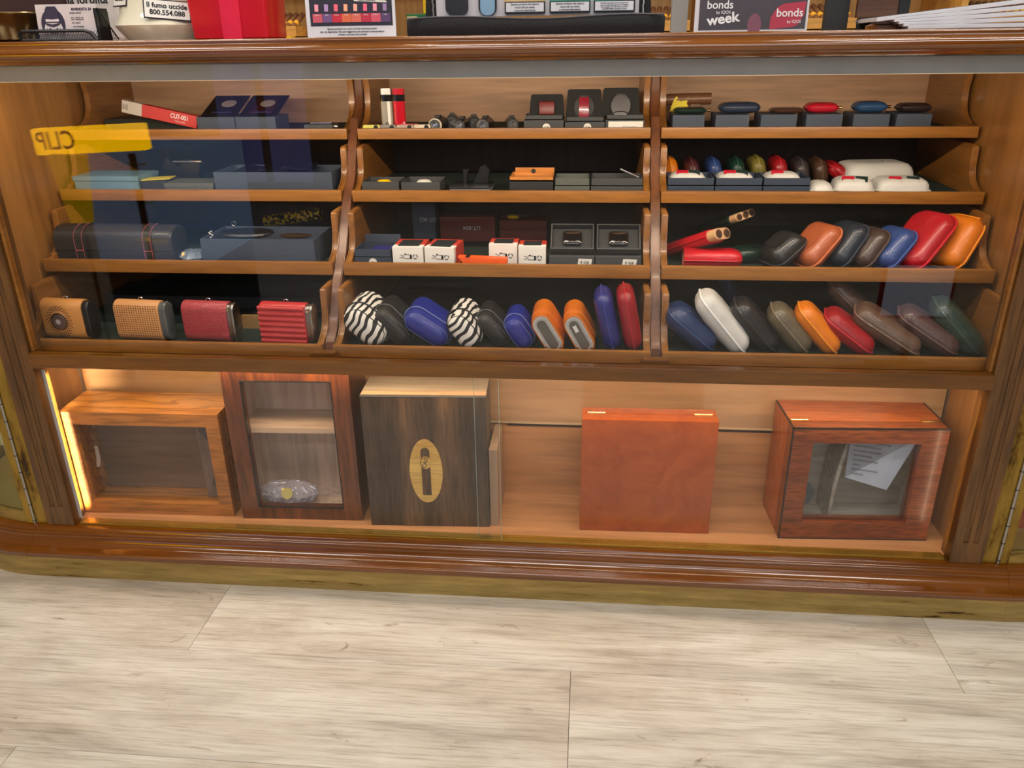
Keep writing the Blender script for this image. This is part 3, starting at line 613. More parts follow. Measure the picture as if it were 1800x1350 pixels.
case('red zipped leather case standing at the right end of the bottom middle tray', ('deep_red', (150, 12, 28)), .064, .112, z4, .648, .036, 1, .105, .09, 0, group='upright cases at the end of the bottom middle tray')

# four wrapped flasks on the bottom left tray
def flask(label, x0, x1, mat, endm, deco=None):
    w = x1-x0; z0 = z4+.001; H = .086; D = .036
    o = thing('wrapped_flask', label, 'flask', ((x0+x1)/2, .082, z0+H/2), (0, 0, R(-4)), 'wrapped flasks on the bottom left tray')
    def sec(x, k): return [(x, y, z) for y, z in rrect(D/2-k, H/2-k, .0175, 6)]
    L = w*.86
    link('leather_wrap', loft([sec(-L/2, .003), sec(-L/2+.002, .0005), sec(-L/2+.004, 0), sec(L/2-.002, 0), sec(L/2, .0012)]), mat, o, True)
    link('end_cap', loft([sec(L/2-.001, .0028), sec(L/2+.006, .0028), sec(L/2+.011, .001), sec(L/2+.014, .003), sec(L/2+.0145, .008)]), endm, o, True)
    link('hinge_ring', tube([(.006+.005*math.cos(R(a)), 0, H/2+.002+.004*math.sin(R(a))) for a in range(0, 181, 30)], .0012), CHROME, o, True)
    link('metal_foot', bx(-L*.42, L*.42, -.010, .010, -H/2-.0005, -H/2+.004, .001), BLACK, o)
    if deco == 'dots':
        bm = bmesh.new()
        for i in range(18):
            for j in range(15): bmesh.ops.create_cube(bm, size=.0016, matrix=Matrix.Translation((-L/2+.006+i*(L-.011)/17, -D/2-.0000, -.034+j*.0049)))
        link('punched_holes', bm, plain('hole_brown', (110, 60, 20), .8), o, kind='stuff')
    if deco == 'ribs':
        bm = bmesh.new()
        for j in range(7): cyl((-L/2+.001, -D/2+.0016, -.036+.0117*j+.0), (L/2-.001, -D/2+.0016, -.036+.0117*j), .0048, n=12, bm=bm)
        link('padded_ribs', bm, mat, o, True)
    if deco == 'rosette':
        ce = (-.006, -.002)
        bm = bmesh.new()
        for k in range(26):
            for rr, ph in ((.0295, 0), (.0255, .5), (.0335, .5)):
                a = 2*PI*(k+ph)/26; p = (ce[0]+rr*.83*math.cos(a), -D/2-.0004, ce[1]+rr*math.sin(a)); bmesh.ops.create_cube(bm, size=.0026, matrix=Matrix.Translation(p) @ Matrix.Rotation(-a+.5, 4, 'Y') @ Matrix.Diagonal((1, .3, .6, 1)))
        rz = link('rosette', bm, plain('burnt_brown', (58, 16, 14), .7), o, kind='stuff')
        link('round_window', cyl((ce[0], -D/2-.0022, ce[1]), (ce[0], -D/2+.004, ce[1]), .019, .020, 32), CHROME, o, True)
        link('window_disc', cyl((ce[0], -D/2-.003, ce[1]), (ce[0], -D/2-.0021, ce[1]), .0155, .0155, 32), plain('smoky_disc', (96, 74, 66), .2, coat=.6), o, True)
        link('disc_emblem', cyl((ce[0]-.001, -D/2-.0036, ce[1]), (ce[0]-.001, -D/2-.003, ce[1]), .006, .005, 12), plain('pale_emblem', (176, 164, 158), .5), o)
    return o
OC = leather('ochre', (196, 134, 66), .5, .1); TN = leather('ochre_light', (206, 148, 92), .5, .1)
flask('ochre leather-wrapped flask with dark rosette and round window, leftmost on its tray', -1.146, -1.034, OC, BLACK, 'rosette')
flask('light ochre leather-wrapped flask with rows of punched dots', -.985, -.866, TN, plain('smoke_end', (92, 96, 96), .2, coat=.5), 'dots')
flask('rose red pebbled leather-wrapped flask', -.838, -.721, leather('rose_pebbled', (172, 66, 72), .5, .9, 260), STEEL)
flask('bright red leather-wrapped flask with padded ribs', -.673, -.556, leather('coral_red', (190, 44, 46), .42, .2), STEEL, 'ribs')
for i, (x0, x1, lab) in enumerate([(-1.03, -.99, 'a'), (-.72, -.675, 'b')]): pass
tag(link('patterned_strip', bx(-.745, -.655, .16, .168, z4, z4+.030, .0005), plain('gold_pattern', (150, 116, 70), .4, bump=1, bscale=260), None), 'gold patterned strip lying behind the two red flasks', 'strip')
tag(link('dark_tray_box', bx(-1.14, -.60, .30, .42, z4, z4+.028, .001), BLACKM, None), 'long low black box at the back of the bottom left tray', 'box')

# ------------------------------------------------------------------ top tray (1)
z1 = FL[1]
t = thing('carton', 'long red and white carton resting tilted at the left of the top tray', 'carton', (-.971, .398, .9545), (0, R(12.5), R(2)))
link('red_end', bx(-.040, .086, -.010, .010, -.0135, .0135, .0006), plain('carton_red', (204, 58, 56), .5), t); link('white_end', bx(-.086, -.0401, -.010, .010, -.0135, .0135, .0006), plain('carton_white', (206, 194, 182), .5), t)
text('CU7-001', .014, INKW, t, (.046, -.0104, .003), squeeze=.8, bold=.0003); text('TABAC LABO', .004, INKW, t, (.048, -.0104, -.007))
text('MADE\nIN EU\nCAMP', .0045, INK, t, (-.078, -.0104, 0), (PI/2, PI/2, 0))
tag(link('long_low_box', bx(-1.145, -.90, .455, .56, z1, .939, .001), plain('dark_green_card', (44, 48, 40), .5), None), 'long low dark box behind the tilted carton on the top tray', 'box')
def booklet_box(label, x0, x1, titled):
    t = thing('display_box', label, 'box', ((x0+x1)/2, .378, z1), (0, 0, 0), 'slate boxes with emblem lids on the top left tray'); w = x1-x0
    link('box_base', openbox(-w/2, w/2, 0, .085, 0, .034), SLATE, t)
    link('lid_card', bx(-w/2+.002, w/2-.002, -.000, .10, -.001, .001, .0003), BLACK, t, loc=(.004, .012, .036), rot=(R(21), 0, 0))
    c = link('front_card', bx(-.026, .026, .010, .08, .0011, .0022), plain('dark_red_card', (54, 24, 28), .4) if titled else BLACK, t, loc=(.006, .012, .036), rot=(R(21), 0, 0))
    link('emblem', lathe([(.017, .0023), (.017, .0028)], 28), plain('emblem_grey', (150, 140, 134), .5), c, loc=(.004, .055, 0))
    link('blue_stripe', bx(-.02, .024, .011, .014, .0023, .0026), plain('thin_blue', (60, 60, 150), .4), c)
    return t
booklet_box('slate box with black emblem card on top, left of the top-tray pair', -.880, -.7925, False)
booklet_box('slate box with dark red emblem card on top, right of the top-tray pair', -.7905, -.698, True)
t = thing('pocket_tool', 'small shiny metal pocket tool lying at the right end of the top left tray', 'tool', (-.597, .385, z1))
link('body', bx(-.036, .030, -.012, .012, 0, .018, .004), CHAR, t, True); link('metal_clip', bx(-.022, .026, -.008, .006, .0185, .0215, .001), CHROME, t); link('end_knob', cyl((.031, 0, .012), (.040, 0, .012), .007, n=12), STEEL, t, True)
# upright lighters
def tall_lighter(label, x, mat, cap):
    t = thing('tall_lighter', label, 'lighter', (x, .392, z1), (0, 0, 0), 'tall lighters on the top middle tray')
    link('body', loft([[(a, b, z) for a, b in rrect(.0132, .0075, .006)] for z in (0, .001, .064)]), mat, t, True)
    link('black_band', loft([[(a, b, z) for a, b in rrect(.0135, .0078, .006)] for z in (.0641, .078)]), plain('glossy_black', (18, 20, 20), .1, coat=.8), t, True)
    link('cap', loft([[(a, b, z) for a, b in rrect(.0130, .0075, .006)] for z in (.0781, .089, .0905)]), cap, t, True)
    return t
t = tall_lighter('tall grey and white lighter with black band at the left of the top middle tray', -.446, plain('pearl_grey', (164, 156, 142), .25, .2), STEEL)
link('white_stripe', bx(.003, .009, -.0086, -.0076, .001, .064), WHITE, t); text('alo', .013, INK, t, (-.0005, -.0090, .013), (PI/2, -PI/2, 0), bold=.0003)
t = tall_lighter('tall red lighter with black band beside the grey and white one', -.418, plain('lacquer_red', (190, 14, 36), .15, coat=.8), MATS['lacquer_red']); text('Palo', .009, INKW, t, (.0095, -.0080, .014), (PI/2, -PI/2, 0))
for lab, x, y, rz, col, cat in [('small flat yellow-tipped lighter lying at the left end of the top middle tray', -.478, .372, 4, (196, 188, 70), 'lighter'), ('small flat grey lighter lying below the tall lighters', -.440, .370, -8, (120, 112, 104), 'lighter'),
    ('small flat red lighter lying behind beside the tall red lighter', -.398, .392, 14, (216, 84, 66), 'lighter'), ('small flat beige lighter lying between the red one and the white-rimmed lighter', -.402, .368, 0, (156, 132, 118), 'lighter'), ('thin beige torch lighter with pointed tip beside the white-rimmed lighter', -.366, .374, 5, (198, 186, 160), 'lighter')]:
    t = thing('flat_lighter', lab, cat, (x, y, z1), (0, 0, R(rz)), 'flat lighters on the top middle tray')
    link('body', loft([[(a*(1-k), b*(1-k), z) for a, b in rrect(.020, .0065, .004)] for z, k in ((0, .06), (.002, 0), (.0145, 0), (.0165, .08))]), plain('c%d%d' % (col[0], col[1]), col, .3), t, True)
    link('wheel', cyl((.010, -.0072, .0115), (.010, -.0060, .0115), .005, n=14), BLACK, t, True)
def round_lighter(label, x, y, rim, n, rz, big=1.0):
    t = thing('torch_lighter', label, 'lighter', (x, y, z1+.0136*big), (0, 0, R(rz)), 'torch lighters lying on the top middle tray')
    s = big
    a0 = PI/n
    ring = lambda yy, r: [(r*1.05*math.cos(a0+2*PI*i/n), yy, r*math.sin(a0+2*PI*i/n)) for i in range(n)]
    link('body', loft([ring(0, .0125*s), ring(.003, .0136*s), ring(.05, .0136*s), ring(.054, .011*s)]), BLACK, t, n > 12)
    link('rim', loft([ring(-.0012, .0118*s), ring(-.0018, .0124*s), ring(.002, .0134*s), ring(.0025, .0126*s)], True), rim, t, n > 12)
    link('front_disc', loft([ring(-.0026, .0106*s), ring(-.0012, .0110*s)]), plain('dark_grey_disc', (58, 60, 62), .4), t)
    link('centre_ring', tube([(.0055*s*math.cos(R(q)), -.0030, .0055*s*math.sin(R(q))) for q in range(0, 360, 24)], .0009, True), STEEL, t, True)
    link('nozzle', cyl((0, -.0034, 0), (0, -.0026, 0), .0028*s, n=12), CHROME, t); link('lever', bx(-.006, .006, .018, .034, .0125*s, .0175*s, .001), BLACK, t)
    return t
IVR = plain('ivory_rim', (224, 214, 196), .4)
round_lighter('white-rimmed black torch lighter lying end-on beside the beige lighters', -.337, .372, IVR, 28, -8, 1.1)
round_lighter('black torch lighter with grey hexagonal front, second of the end-on row', -.283, .372, CHAR, 6, -6)
round_lighter('black torch lighter with silver octagonal rim, third of the end-on row', -.231, .372, STEEL, 8, -6, 1.05)
round_lighter('black torch lighter lying behind between the second and third end-on lighters', -.256, .425, CHAR, 28, 12)
round_lighter('black torch lighter lying behind beside the white-rimmed one', -.309, .43, CHAR, 28, 6, 1.1)
round_lighter('black torch lighter lying last, left of the three open display boxes', -.168, .395, CHAR, 8, 10)
t = thing('oval_cutter', 'black oval cutter with silver edge lying before the last torch lighter', 'cutter', (-.186, .366, z1+.004), (R(12), 0, R(-6)))
link('body', lathe([(.019, -.004), (.021, 0), (.019, .004)], 24, sy=.5), BLACK, t, True); link('silver_edge', tube([(.021*math.cos(R(q)), .0105*math.sin(R(q)), .0026) for q in range(0, 360, 20)], .0009, True), CHROME, t, True)
def lid_display(label, x0, x1, zb, zt, bx0, bx1, item, sticker):
    t = thing('open_gift_box', label, 'box', ((x0+x1)/2, .374, z1), (0, 0, 0), 'open charcoal gift boxes on the top middle tray'); w = x1-x0
    link('box_base', bx(-w/2, w/2, 0, .055, 0, zb-z1-.010, .0008), CHAR, t); link('box_rim', openbox(-w/2+.003, w/2-.003, .002, .053, zb-z1-.0098, zb-z1), CHAR, t)
    hh = zt-zb+.012; ww = bx1-bx0; cx = (bx0+bx1)/2-(x0+x1)/2
    ld = link('standing_insert', prism([(cx-ww/2-.002, 0), (cx+ww/2+.002, 0), (cx+ww/2-.002, hh-.003), (cx+ww/2-.005, hh), (cx-ww/2+.005, hh), (cx-ww/2+.002, hh-.003)], 'Y', 0, .012, .001), plain('black_foam', (20, 21, 22), .8), t, loc=(0, .030, zb-z1-.0075), rot=(R(-10), 0, 0))
    if item == 'camera':
        b = link('red_lighter', bx(cx-.017, cx+.017, -.006, -.0005, .006, .034, .004), plain('dull_red', (112, 30, 28), .35), ld, True)
    elif item == 'red':
        link('dark_oval', ell(.021, .024, 28, -.0012, -.0004, cx, .026), plain('pit_black', (12, 12, 13), .5), ld)
        b = link('red_lighter', bx(cx-.011, cx+.011, -.008, -.0013, .002, .046, .002), plain('ruby', (140, 18, 40), .2, coat=.5), ld, True)
    else:
        b = link('dark_lighter', prism([(cx+.021*math.cos(R(a)), .024+.024*math.sin(R(a))) for a in range(0, 360, 20)], 'Y', -.006, -.0005), plain('dark_plum', (26, 10, 14), .35, coat=.2), ld, True)
        link('silver_arc', tube([(cx+.016*math.cos(R(a)), -.0075, .006+.006*math.sin(R(a))) for a in range(0, 181, 20)], .001), CHROME, ld, True)
    if sticker == 'round': 
        s = link('round_sticker', lathe([(.0085, 0), (.0085, .0006)], 24), WHITE, t, loc=(.006, -.0001, .009), rot=(PI/2, 0, 0)); text('17.00', .005, INK, t, (.006, -.0009, .010))
    else:
        link('white_label', bx(-w/2+.006, w/2-.003, -.0008, -.0001, .0005, zb-z1-.013), WHITE, t); text('Il fumo | nuoce', .006, INK, t, (.01, -.0011, .010), squeeze=.8)
    return t
lid_display('open charcoal gift box showing a dull red lighter, left of three', -.142, -.056, .949, .986, -.131, -.057, 'camera', 'round')
lid_display('open charcoal gift box showing a bright red narrow lighter, middle of three', -.053, .032, .945, .996, -.051, .025, 'red', 'round')
lid_display('open charcoal gift box with a long white label, right of three', .034, .117, .949, .998, .026, .106, 'dark', 'label')
# six slate boxes with pouches
for i, (x0, x1, col, lab) in enumerate([(.176, .243, ('pouch_green', (24, 48, 40)), 'dark green'), (.266, .336, ('pouch_slate', (44, 56, 76)), 'dark slate'), (.360, .434, ('pouch_brown', (70, 46, 36)), 'flat dark brown'), (.453, .527, ('pouch_red', (186, 24, 44)), 'red'), (.549, .622, ('pouch_blue', (40, 74, 112)), 'blue'), (.636, .706, ('pouch_coffee', (46, 34, 34)), 'coffee brown')]):
    t = tag(link('slate_box', bx(x0, x1, .375, .455, z1, .948, .0008), SLATE, None), 'slate blue box carrying the %s pouch on the top right tray' % lab, 'box', 'slate blue boxes on the top right tray')
    hT = [.012, .022, .010, .020, .022, .018][i]
    o = thing('leather_pouch', '%s leather pouch lying on its slate blue box' % lab, 'pouch', ((x0+x1)/2+[.006, .018, .022, 0, .004, .008][i], .415, .949+hT/2), (0, 0, R(3)), 'leather pouches on the top right tray')
    link('body', pouch_bm(.066 if i != 1 else .085, .05, hT, E=hT*.75), leather(*col), o, True)
    link('seam', tube([(x, y, 0) for x, y in rrect(.0335 if i != 1 else .043, .0255, .014)], .0012, True), leather(*col), o, True)
    if i in (0, 3, 4): link('snap_clasp', cyl((.036, -.006, .0), (.042, -.006, .0), .003, n=10), HB, o, True)
t = thing('leather_tube', 'brown leather cigar tube lying across behind the first slate boxes', 'tube', (.212, .47, .962), (0, R(-1), 0)); mm = leather('tube_brown', (112, 74, 48))
link('body', cyl((-.054, 0, .012), (.054, 0, .012), .012, .0125), mm, t, True); link('stand', bx(-.052, -.044, -.006, .006, -.0475, .002), mm, t); link('stand', bx(.010, .030, -.006, .006, -.0475, .004), mm, t)
tag(link('yellow_clip', prism([(0, -.008), (.008, .018), (.014, .024), (.022, .012), (.034, .018), (.040, .022), (.036, .008), (.042, .000), (.010, -.008)], 'Y', 0, .006, .0005), plain('matt_yellow', (226, 204, 30), .5), None, loc=(.176, .458, .957)), 'yellow star-edged cutter behind the dark green pouch', 'cutter')

# ------------------------------------------------------------------ second tray
t = thing('lidded_box', 'pale cyan lidded box at the left end of the second tray', 'box', (-1.073, .296, z2)); cy = plain('pale_cyan_card', (108, 140, 156), .5)
link('box_base', bx(-.076, .074, 0, .09, 0, .026, .001), cy, t); link('lid_rim', bx(-.078, .076, -.002, .092, .0262, .036, .001), cy, t)
tag(link('black_box', bx(-.995, -.938, .30, .37, z2, z2+.025, .001), BLACKM, None), 'small black box between the cyan and grey ones on the second tray', 'box')
t = tag(link('leaflet', bx(-.045, .035, -.02, .02, 0, .002), plain('leaflet_yellow', (214, 196, 60), .5), None, loc=(-.972, .330, z2+.0258), rot=(0, R(-2), R(8))), 'yellow edged leaflet lying on the small black box', 'leaflet')
t = thing('cutter_set', 'black cutter with silver edges standing behind the small black box', 'cutter', (-.955, .42, z2)); link('body', prism([(-.045, 0), (.035, 0), (.045, .045), (.01, .055), (-.01, .035), (-.035, .062), (-.05, .04)], 'Y', 0, .02, .002), BLACK, t); link('silver_edge', bx(-.02, .05, -.001, .0, .050, .053), CHROME, t)
t = thing('open_box', 'low grey-green box with raised lid edge beside the big slate tray box', 'box', (-.881, .292, z2)); gg = plain('grey_green_card', (88, 92, 86), .6)
link('box_base', bx(-.055, .055, 0, .07, 0, .013, .0008), gg, t); link('lid', bx(-.057, .057, -.001, .072, .0132, .022, .0008), gg, t)
def slate_tray(label, x0, x1, y, z, h, booklet, d=.115):
    t = thing('tray_box', label, 'box', ((x0+x1)/2, y, z), (0, 0, 0), 'big open slate tray boxes on the left trays'); w = x1-x0
    link('box_base', openbox(-w/2, w/2, 0, d, 0, h, .003), SLATE, t)
    link('inner_floor', bx(-w/2+.004, w/2-.004, .004, d-.004, h*.45, h*.5), NAVYC, t)
    if booklet:
        for i in range(3): link('black_booklet', bx(-.03, .03, .0, .055, 0, .004), BLACK, t, loc=(-.075+.055*i, .035+.004*i, h*.78+.0005+.0045*i), rot=(R(8), R(4), R(-12)))
    else:
        link('dark_dish', lathe([(.05, 0), (.062, .006), (.058, .010), (.001, .012)], 28, sy=.6), BLACK, t, loc=(-.045, .06, h-.006)); link('small_dish', lathe([(.028, 0), (.036, .004), (.001, .007)], 24, sy=.6), plain('bronze', (92, 70, 44), .3, .6), t, loc=(.065, .06, h-.008))
        link('white_letter', tube([(-.110, .02, h-.002), (-.103, .02, h+.004), (-.112, .02, h+.009), (-.104, .02, h+.013)], .0012), WHITE, t)
        link('hanging_ring', tube([(-w/2+.02+.005*math.cos(R(a)), d+.002, h+.005+.005*math.sin(R(a))) for a in range(0, 360, 30)], .0012, True), STEEL, t, True)
    return t
slate_tray('big open slate blue tray box holding black booklets on the second tray', -.820, -.554, .292, z2, .046, True)
def small_open(label, x0, x1, h, mat=CHAR, d=.07, cont=None, lidline=False, y=.292, z=None, name='small_open_box'):
    z = z2 if z is None else z
    t = thing(name, label, 'box', ((x0+x1)/2, y, z), (0, 0, 0), None); w = x1-x0
    if lidline: link('box_base', bx(-w/2, w/2, 0, d, 0, h*.52, .0006), mat, t); link('box_rim', openbox(-w/2+.001, w/2-.001, .001, d-.001, h*.52+.0002, h, .002), mat, t)
    else: link('box_base', openbox(-w/2, w/2, 0, d, 0, h, .002), mat, t)
    if cont: link('content', lathe([(.014, 0), (.017, .004), (.012, .009), (.001, .010)], 20), cont, t, loc=(.0, d*.5, h*.53 if lidline else h*.6), smooth=True)
    return t
small_open('charcoal open box with a yellow round item, first on the second middle tray', -.489, -.408, .026, cont=YEL)
small_open('charcoal open box with a white round item, second on the second middle tray', -.402, -.318, .025, cont=WHITE, d=.08)
t = thing('clear_tray', 'clear acrylic tray holding a black pistol-like lighter stand on the second tray', 'tray', (-.251, .292, z2))
link('white_base', bx(-.046, .040, 0, .08, 0, .010, .002), plain('silver_white', (176, 176, 176), .3), t, True); link('dark_plate', bx(-.047, .041, 0, .08, .0105, .0165, .002), plain('dark_acrylic', (52, 52, 54), .15), t, True)
link('stand_arm', prism([(-.020, .0168), (-.012, .0168), (-.012, .040), (-.006, .048), (-.020, .048)], 'Y', .03, .05, .001), BLACK, t); link('black_lighter', prism([(.0, .0168), (.034, .0168), (.038, .045), (.03, .058), (.018, .054), (.010, .035)], 'Y', .028, .055, .002), BLACK, t)
text('Senseo', .008, INK, t, (-.008, -.0004, .005), name='base_mark')
tag(link('paper_slip', prism([(-.02, 0), (.028, 0), (.012, .009), (-.006, .006)], 'Y', 0, .014), plain('slip_grey', (196, 194, 188), .7), None, loc=(-.197, .278, z2)), 'folded white paper slip left of the orange-rimmed box', 'paper')
t = thing('rimmed_box', 'black box with bright orange wooden rim on the second middle tray', 'box', (-.1205, .292, z2)); 
link('box_base', bx(-.0465, .0465, 0, .075, 0, .027, .001), BLACKM, t); link('orange_rim', openbox(-.0460, .0460, .001, .074, .0273, .037, .003), wood('orange_rim_wood', (188, 112, 44), (216, 144, 70), .4, 'X', 20, .2), t)
link('orange_back', bx(-.040, .0460, .071, .0738, .037, .046, .001), MATS['orange_rim_wood'], t); link('thumb_notch', lathe([(.005, 0), (.005, .0005)], 16), BLACKM, t, loc=(0, .0708, .0385), rot=(PI/2, 0, 0))
small_open('plain grey-green open box right of the orange-rimmed one', -.0705, .003, .034, gg, lidline=True)
t = small_open('charcoal open box with silver tool sticking out, last on the second middle tray', .006, .115, .034, lidline=True, cont=BLACK, d=.075)
link('silver_blade', bx(-.022, .022, 0, .018, 0, .004, .001), STEEL, t, loc=(.026, .035, .037), rot=(0, R(24), 0))
# white hard cases
def white_case(label, x0, x1, y, z, h, d=.07, rz=0, tri=(True, True), box=True, flap=False):
    w = x1-x0; cx = (x0+x1)/2
    t = thing('white_case', label, 'hard case', (cx, y+d/2, z), (0, 0, R(rz)), 'white hard cases on the second right tray')
    hx, hy = w/2, d/2; Wm = plain('white_leatherette', (206, 205, 200), .4, bump=.1)
    link('lower_shell', loft([[(a, b, q) for a, b in rrect(hx-k, hy-k, .014)] for q, k in ((0, .004), (.002, .001), (.005, 0), (.007, .0))]), Wm, t, True)
    link('seam_flange', loft([[(a, b, q) for a, b in rrect(hx+k, hy+k, .014)] for q, k in ((.0071, .002), (.0085, .003), (.0095, .002))]), Wm, t, True)
    link('upper_shell', loft([[(a, b, q) for a, b in rrect(hx-k, hy-k, .016)] for q, k in ((.0096, 0), (h*.60, .0015), (h*.80, .005), (h*.93, .011), (h*.99, .019), (h, .026))]), Wm, t, True)
    sl = math.atan2(h*.2, .018)
    for ok, xx, m, nm in ((tri[0], -w*.17, plain('flag_red', (186, 20, 44), .5), 'red_stripe'), (tri[1], w*.17, plain('flag_green', (24, 48, 44), .5), 'dark_green_stripe')):
        if ok: link(nm, bx(-.012, .012, -.009, .009, 0, .0010), m, t, loc=(xx, -hy+.0150, h*.925), rot=(R(30), 0, R(-8)))
    if flap: link('strap', tube([(.012+.03*math.cos(R(a)), -.02, h*.25+h*.78*math.sin(R(a))) for a in range(0, 100, 12)], .0012), plain('case_line', (150, 150, 146), .5), t, True)
    return t
for i, (x0, x1, tri) in enumerate([(.166, .262, (1, 1)), (.2645, .3605, (1, 1)), (.3625, .457, (1, 0))]):
    nm = ['first', 'second', 'third'][i]
    t = thing('navy_box', 'navy open box holding a white hard case, %s from the divider' % nm, 'box', ((x0+x1)/2, .292, z2), (0, 0, 0), 'navy boxes on the second right tray'); w = x1-x0
    link('box_base', bx(-w/2, w/2, 0, .085, 0, .0185, .0008), NAVYC, t); link('box_rim', openbox(-w/2+.001, w/2-.001, .001, .084, .0188, .035, .0022), NAVYC, t)
    white_case('white hard case with red stripe inside the %s navy box' % nm, x0+.007, x1-.016, .300, z2+.0212, .022, .062, 0, tri)
white_case('small white hard case right of the navy boxes', .460, .508, .296, z2, .026, .06, 0, (0, 0))
white_case('white hard case with red and green stripes, middle of the loose ones', .514, .592, .298, z2, .032, .075, -6)
white_case('white hard case with red and green stripes at the right end of its row', .597, .702, .298, z2, .032, .08, 0)
white_case('large white case with curved flap line lying behind the striped ones', .550, .700, .388, z2, .050, .10, 8, (0, 0), flap=True)

# ------------------------------------------------------------------ third tray
t = thing('travel_case', 'long black leather travel case with pink stitched straps on the third left tray', 'case', (-1.022, .222, z3), (0, 0, R(-1)))
def cse(x, k, lo, hi):
    pts = []
    D, Hh = .075, .074
    if lo: pts = [(-D/2+k, .0), (D/2-k, .0), (D/2-k, .0265), (-D/2+k, .0265)]
    else: pts = [(D/2-k, .0275), (D/2-k, .05)] + [(0+(D/2-k)*math.cos(R(a)), .050+(.028-k)*math.sin(R(a))) for a in range(15, 180, 15)] + [(-D/2+k, .05), (-D/2+k, .0275)]
    return [(x, y, z) for y, z in pts]
bl = leather('case_black', (44, 44, 44), .35)
link('case_base', loft([cse(-.136, .003, 1, 0), cse(-.133, 0, 1, 0), cse(.133, 0, 1, 0), cse(.136, .003, 1, 0)]), bl, t, True); link('case_lid', loft([cse(-.136, .004, 0, 1), cse(-.132, 0, 0, 1), cse(.132, 0, 0, 1), cse(.136, .004, 0, 1)]), bl, t, True)
for xs in (-.075, .082):
    pr_ = [(-.0385, .001), (-.0385, .05)] + [((.0385)*-math.cos(R(a)), .050+.029*math.sin(R(a))) for a in range(15, 100, 12)]
    s = link('strap', loft([[(xs-.010, y, z), (xs+.010, y, z), (xs+.010, y+.001, z), (xs-.010, y+.001, z)] for y, z in pr_]), bl, t)
    bm = bmesh.new()
    for q in (-.009, .009):
        for a, b in zip(pr_[:-1], pr_[1:]):
            n = max(2, int(math.hypot(b[0]-a[0], b[1]-a[1])/.003))
            for i in range(n): f = (i+.5)/n; bmesh.ops.create_cube(bm, size=.0011, matrix=Matrix.Translation((xs+q, a[0]+(b[0]-a[0])*f-.0004, a[1]+(b[1]-a[1])*f+.0002)))
    for i in range(7): bmesh.ops.create_cube(bm, size=.0012, matrix=Matrix.Translation((xs-.008+i*.0027, -.0392, .028)))
    link('stitching', bm, plain('pink_thread', (226, 110, 126), .6), s, kind='stuff')
bm = lathe([(.001, .0), (.022, .002), (.03, .012), (.022, .024), (.001, .028)], 24)
for v in bm.verts: v.co += Vector((random.uniform(-1, 1), random.uniform(-1, 1), 0))*.005
tag(link('plastic_bag', bm, plain('clear_plastic', (120, 134, 150), .1, .1, coat=1), None, loc=(-.853, .21, z3)), 'crumpled clear plastic bag between black travel case and slate tray box', 'bag')
slate_tray('big open slate blue tray box holding dark dishes on the third tray', -.820, -.572, .181, z3, .056, False, .13)
t = thing('flecked_tube', 'black tube with yellow flecks lying at the back of the third left tray', 'tube', (-.712, .45, z3+.047), (0, R(-8), 0)); link('body', cyl((-.070, 0, 0), (.072, 0, 0), .0145, n=24), FLECK, t, True); link('end_ring', cyl((-.074, 0, 0), (-.070, 0, 0), .0155, n=24), BLACK, t, True)
tag(link('tube_stand', bx(-.80, -.62, .43, .475, z3, z3+.021, .001), BLACKM, None), 'black box under the yellow-flecked tube on the third left tray', 'box')
t = small_open('navy open box with round price tag at the left end of the third middle tray', -.488, -.409, .036, NAVYC, lidline=True, y=.184, z=z3, cont=None, d=.075, name='price_tagged_box')
link('lid', bx(-.034, .044, 0, .003, 0, .018), NAVYC, t, loc=(0, .075, .034), rot=(R(-12), 0, 0)); link('blue_lighter', bx(-.008, .036, .02, .06, .024, .032, .003), plain('deep_blue', (40, 36, 110), .3), t, True); link('price_tag', lathe([(.0085, 0), (.0085, .0006)], 24), WHITE, t, loc=(0, -.0002, .009), rot=(PI/2, 0, 0)); text('62x', .005, INK, t, (0, -.0010, .009))
def icon_box(label, x0, x1, h, y, d, rz=0, orange_side=False, win=True):
    t = thing('window_box', label, 'box', ((x0+x1)/2, y, z3), (0, 0, R(rz)), 'white lighter boxes on the third middle tray'); w = x1-x0
    link('carton', bx(-w/2, w/2, 0, d*.3, 0, h, .0005), WHITE, t); link('orange_carton', bx(-w/2, w/2, d*.3+.0002, d, 0, h-.0003, .0005), REDC, t)
    link('film_window', bx(-w/2+.010, w/2-.010, .008, d*.85, h+.0001, h+.0008), plain('window_film', (52, 56, 58), .15), t)
    if orange_side: link('orange_side', bx(w/2+.0001, w/2+.0006, .012, d, .001, h-.002), REDC, t)
    # printed icons: camera-like lighter and recycling mark
    ic = bmesh.new(); zc = .022
    tube([(-.014+.0032*math.cos(R(a)), -.0004, zc+.0032*math.sin(R(a))) for a in range(-150, 130, 30)], .0004, bm=ic)
    tube([(x_-.0, -.0004, z_) for x_, z_ in [(x+.0-.002, z+zc) for x, z in rrect(.0065, .0042, .0015, 2)]], .0004, True, bm=ic)
    bx(.0045, .0085, -.0006, -.0001, zc-.005, zc+.004, bm=ic); bx(-.006, -.003, -.0006, -.0001, zc+.0045, zc+.0065, bm=ic)
    link('printed_icon', ic, INK, t)
    rc = bmesh.new()
    for k in range(3):
        a0 = 90+120*k; tube([(.0155+.0045*math.cos(R(a)), -.0004, zc+.0045*math.sin(R(a))) for a in range(a0+15, a0+100, 20)], .0008, bm=rc)
    link('recycling_mark', rc, INK, t)
    return t
icon_box('white and orange lighter box with printed icons, left of the touching pair', -.4055, -.3405, .042, .184, .075)
icon_box('white and orange lighter box with printed icons, right of the touching pair', -.3375, -.2735, .042, .182, .078, -6, True)
icon_box('white lighter box partly hidden behind the orange lying carton', -.2035, -.1440, .046, .200, .055)
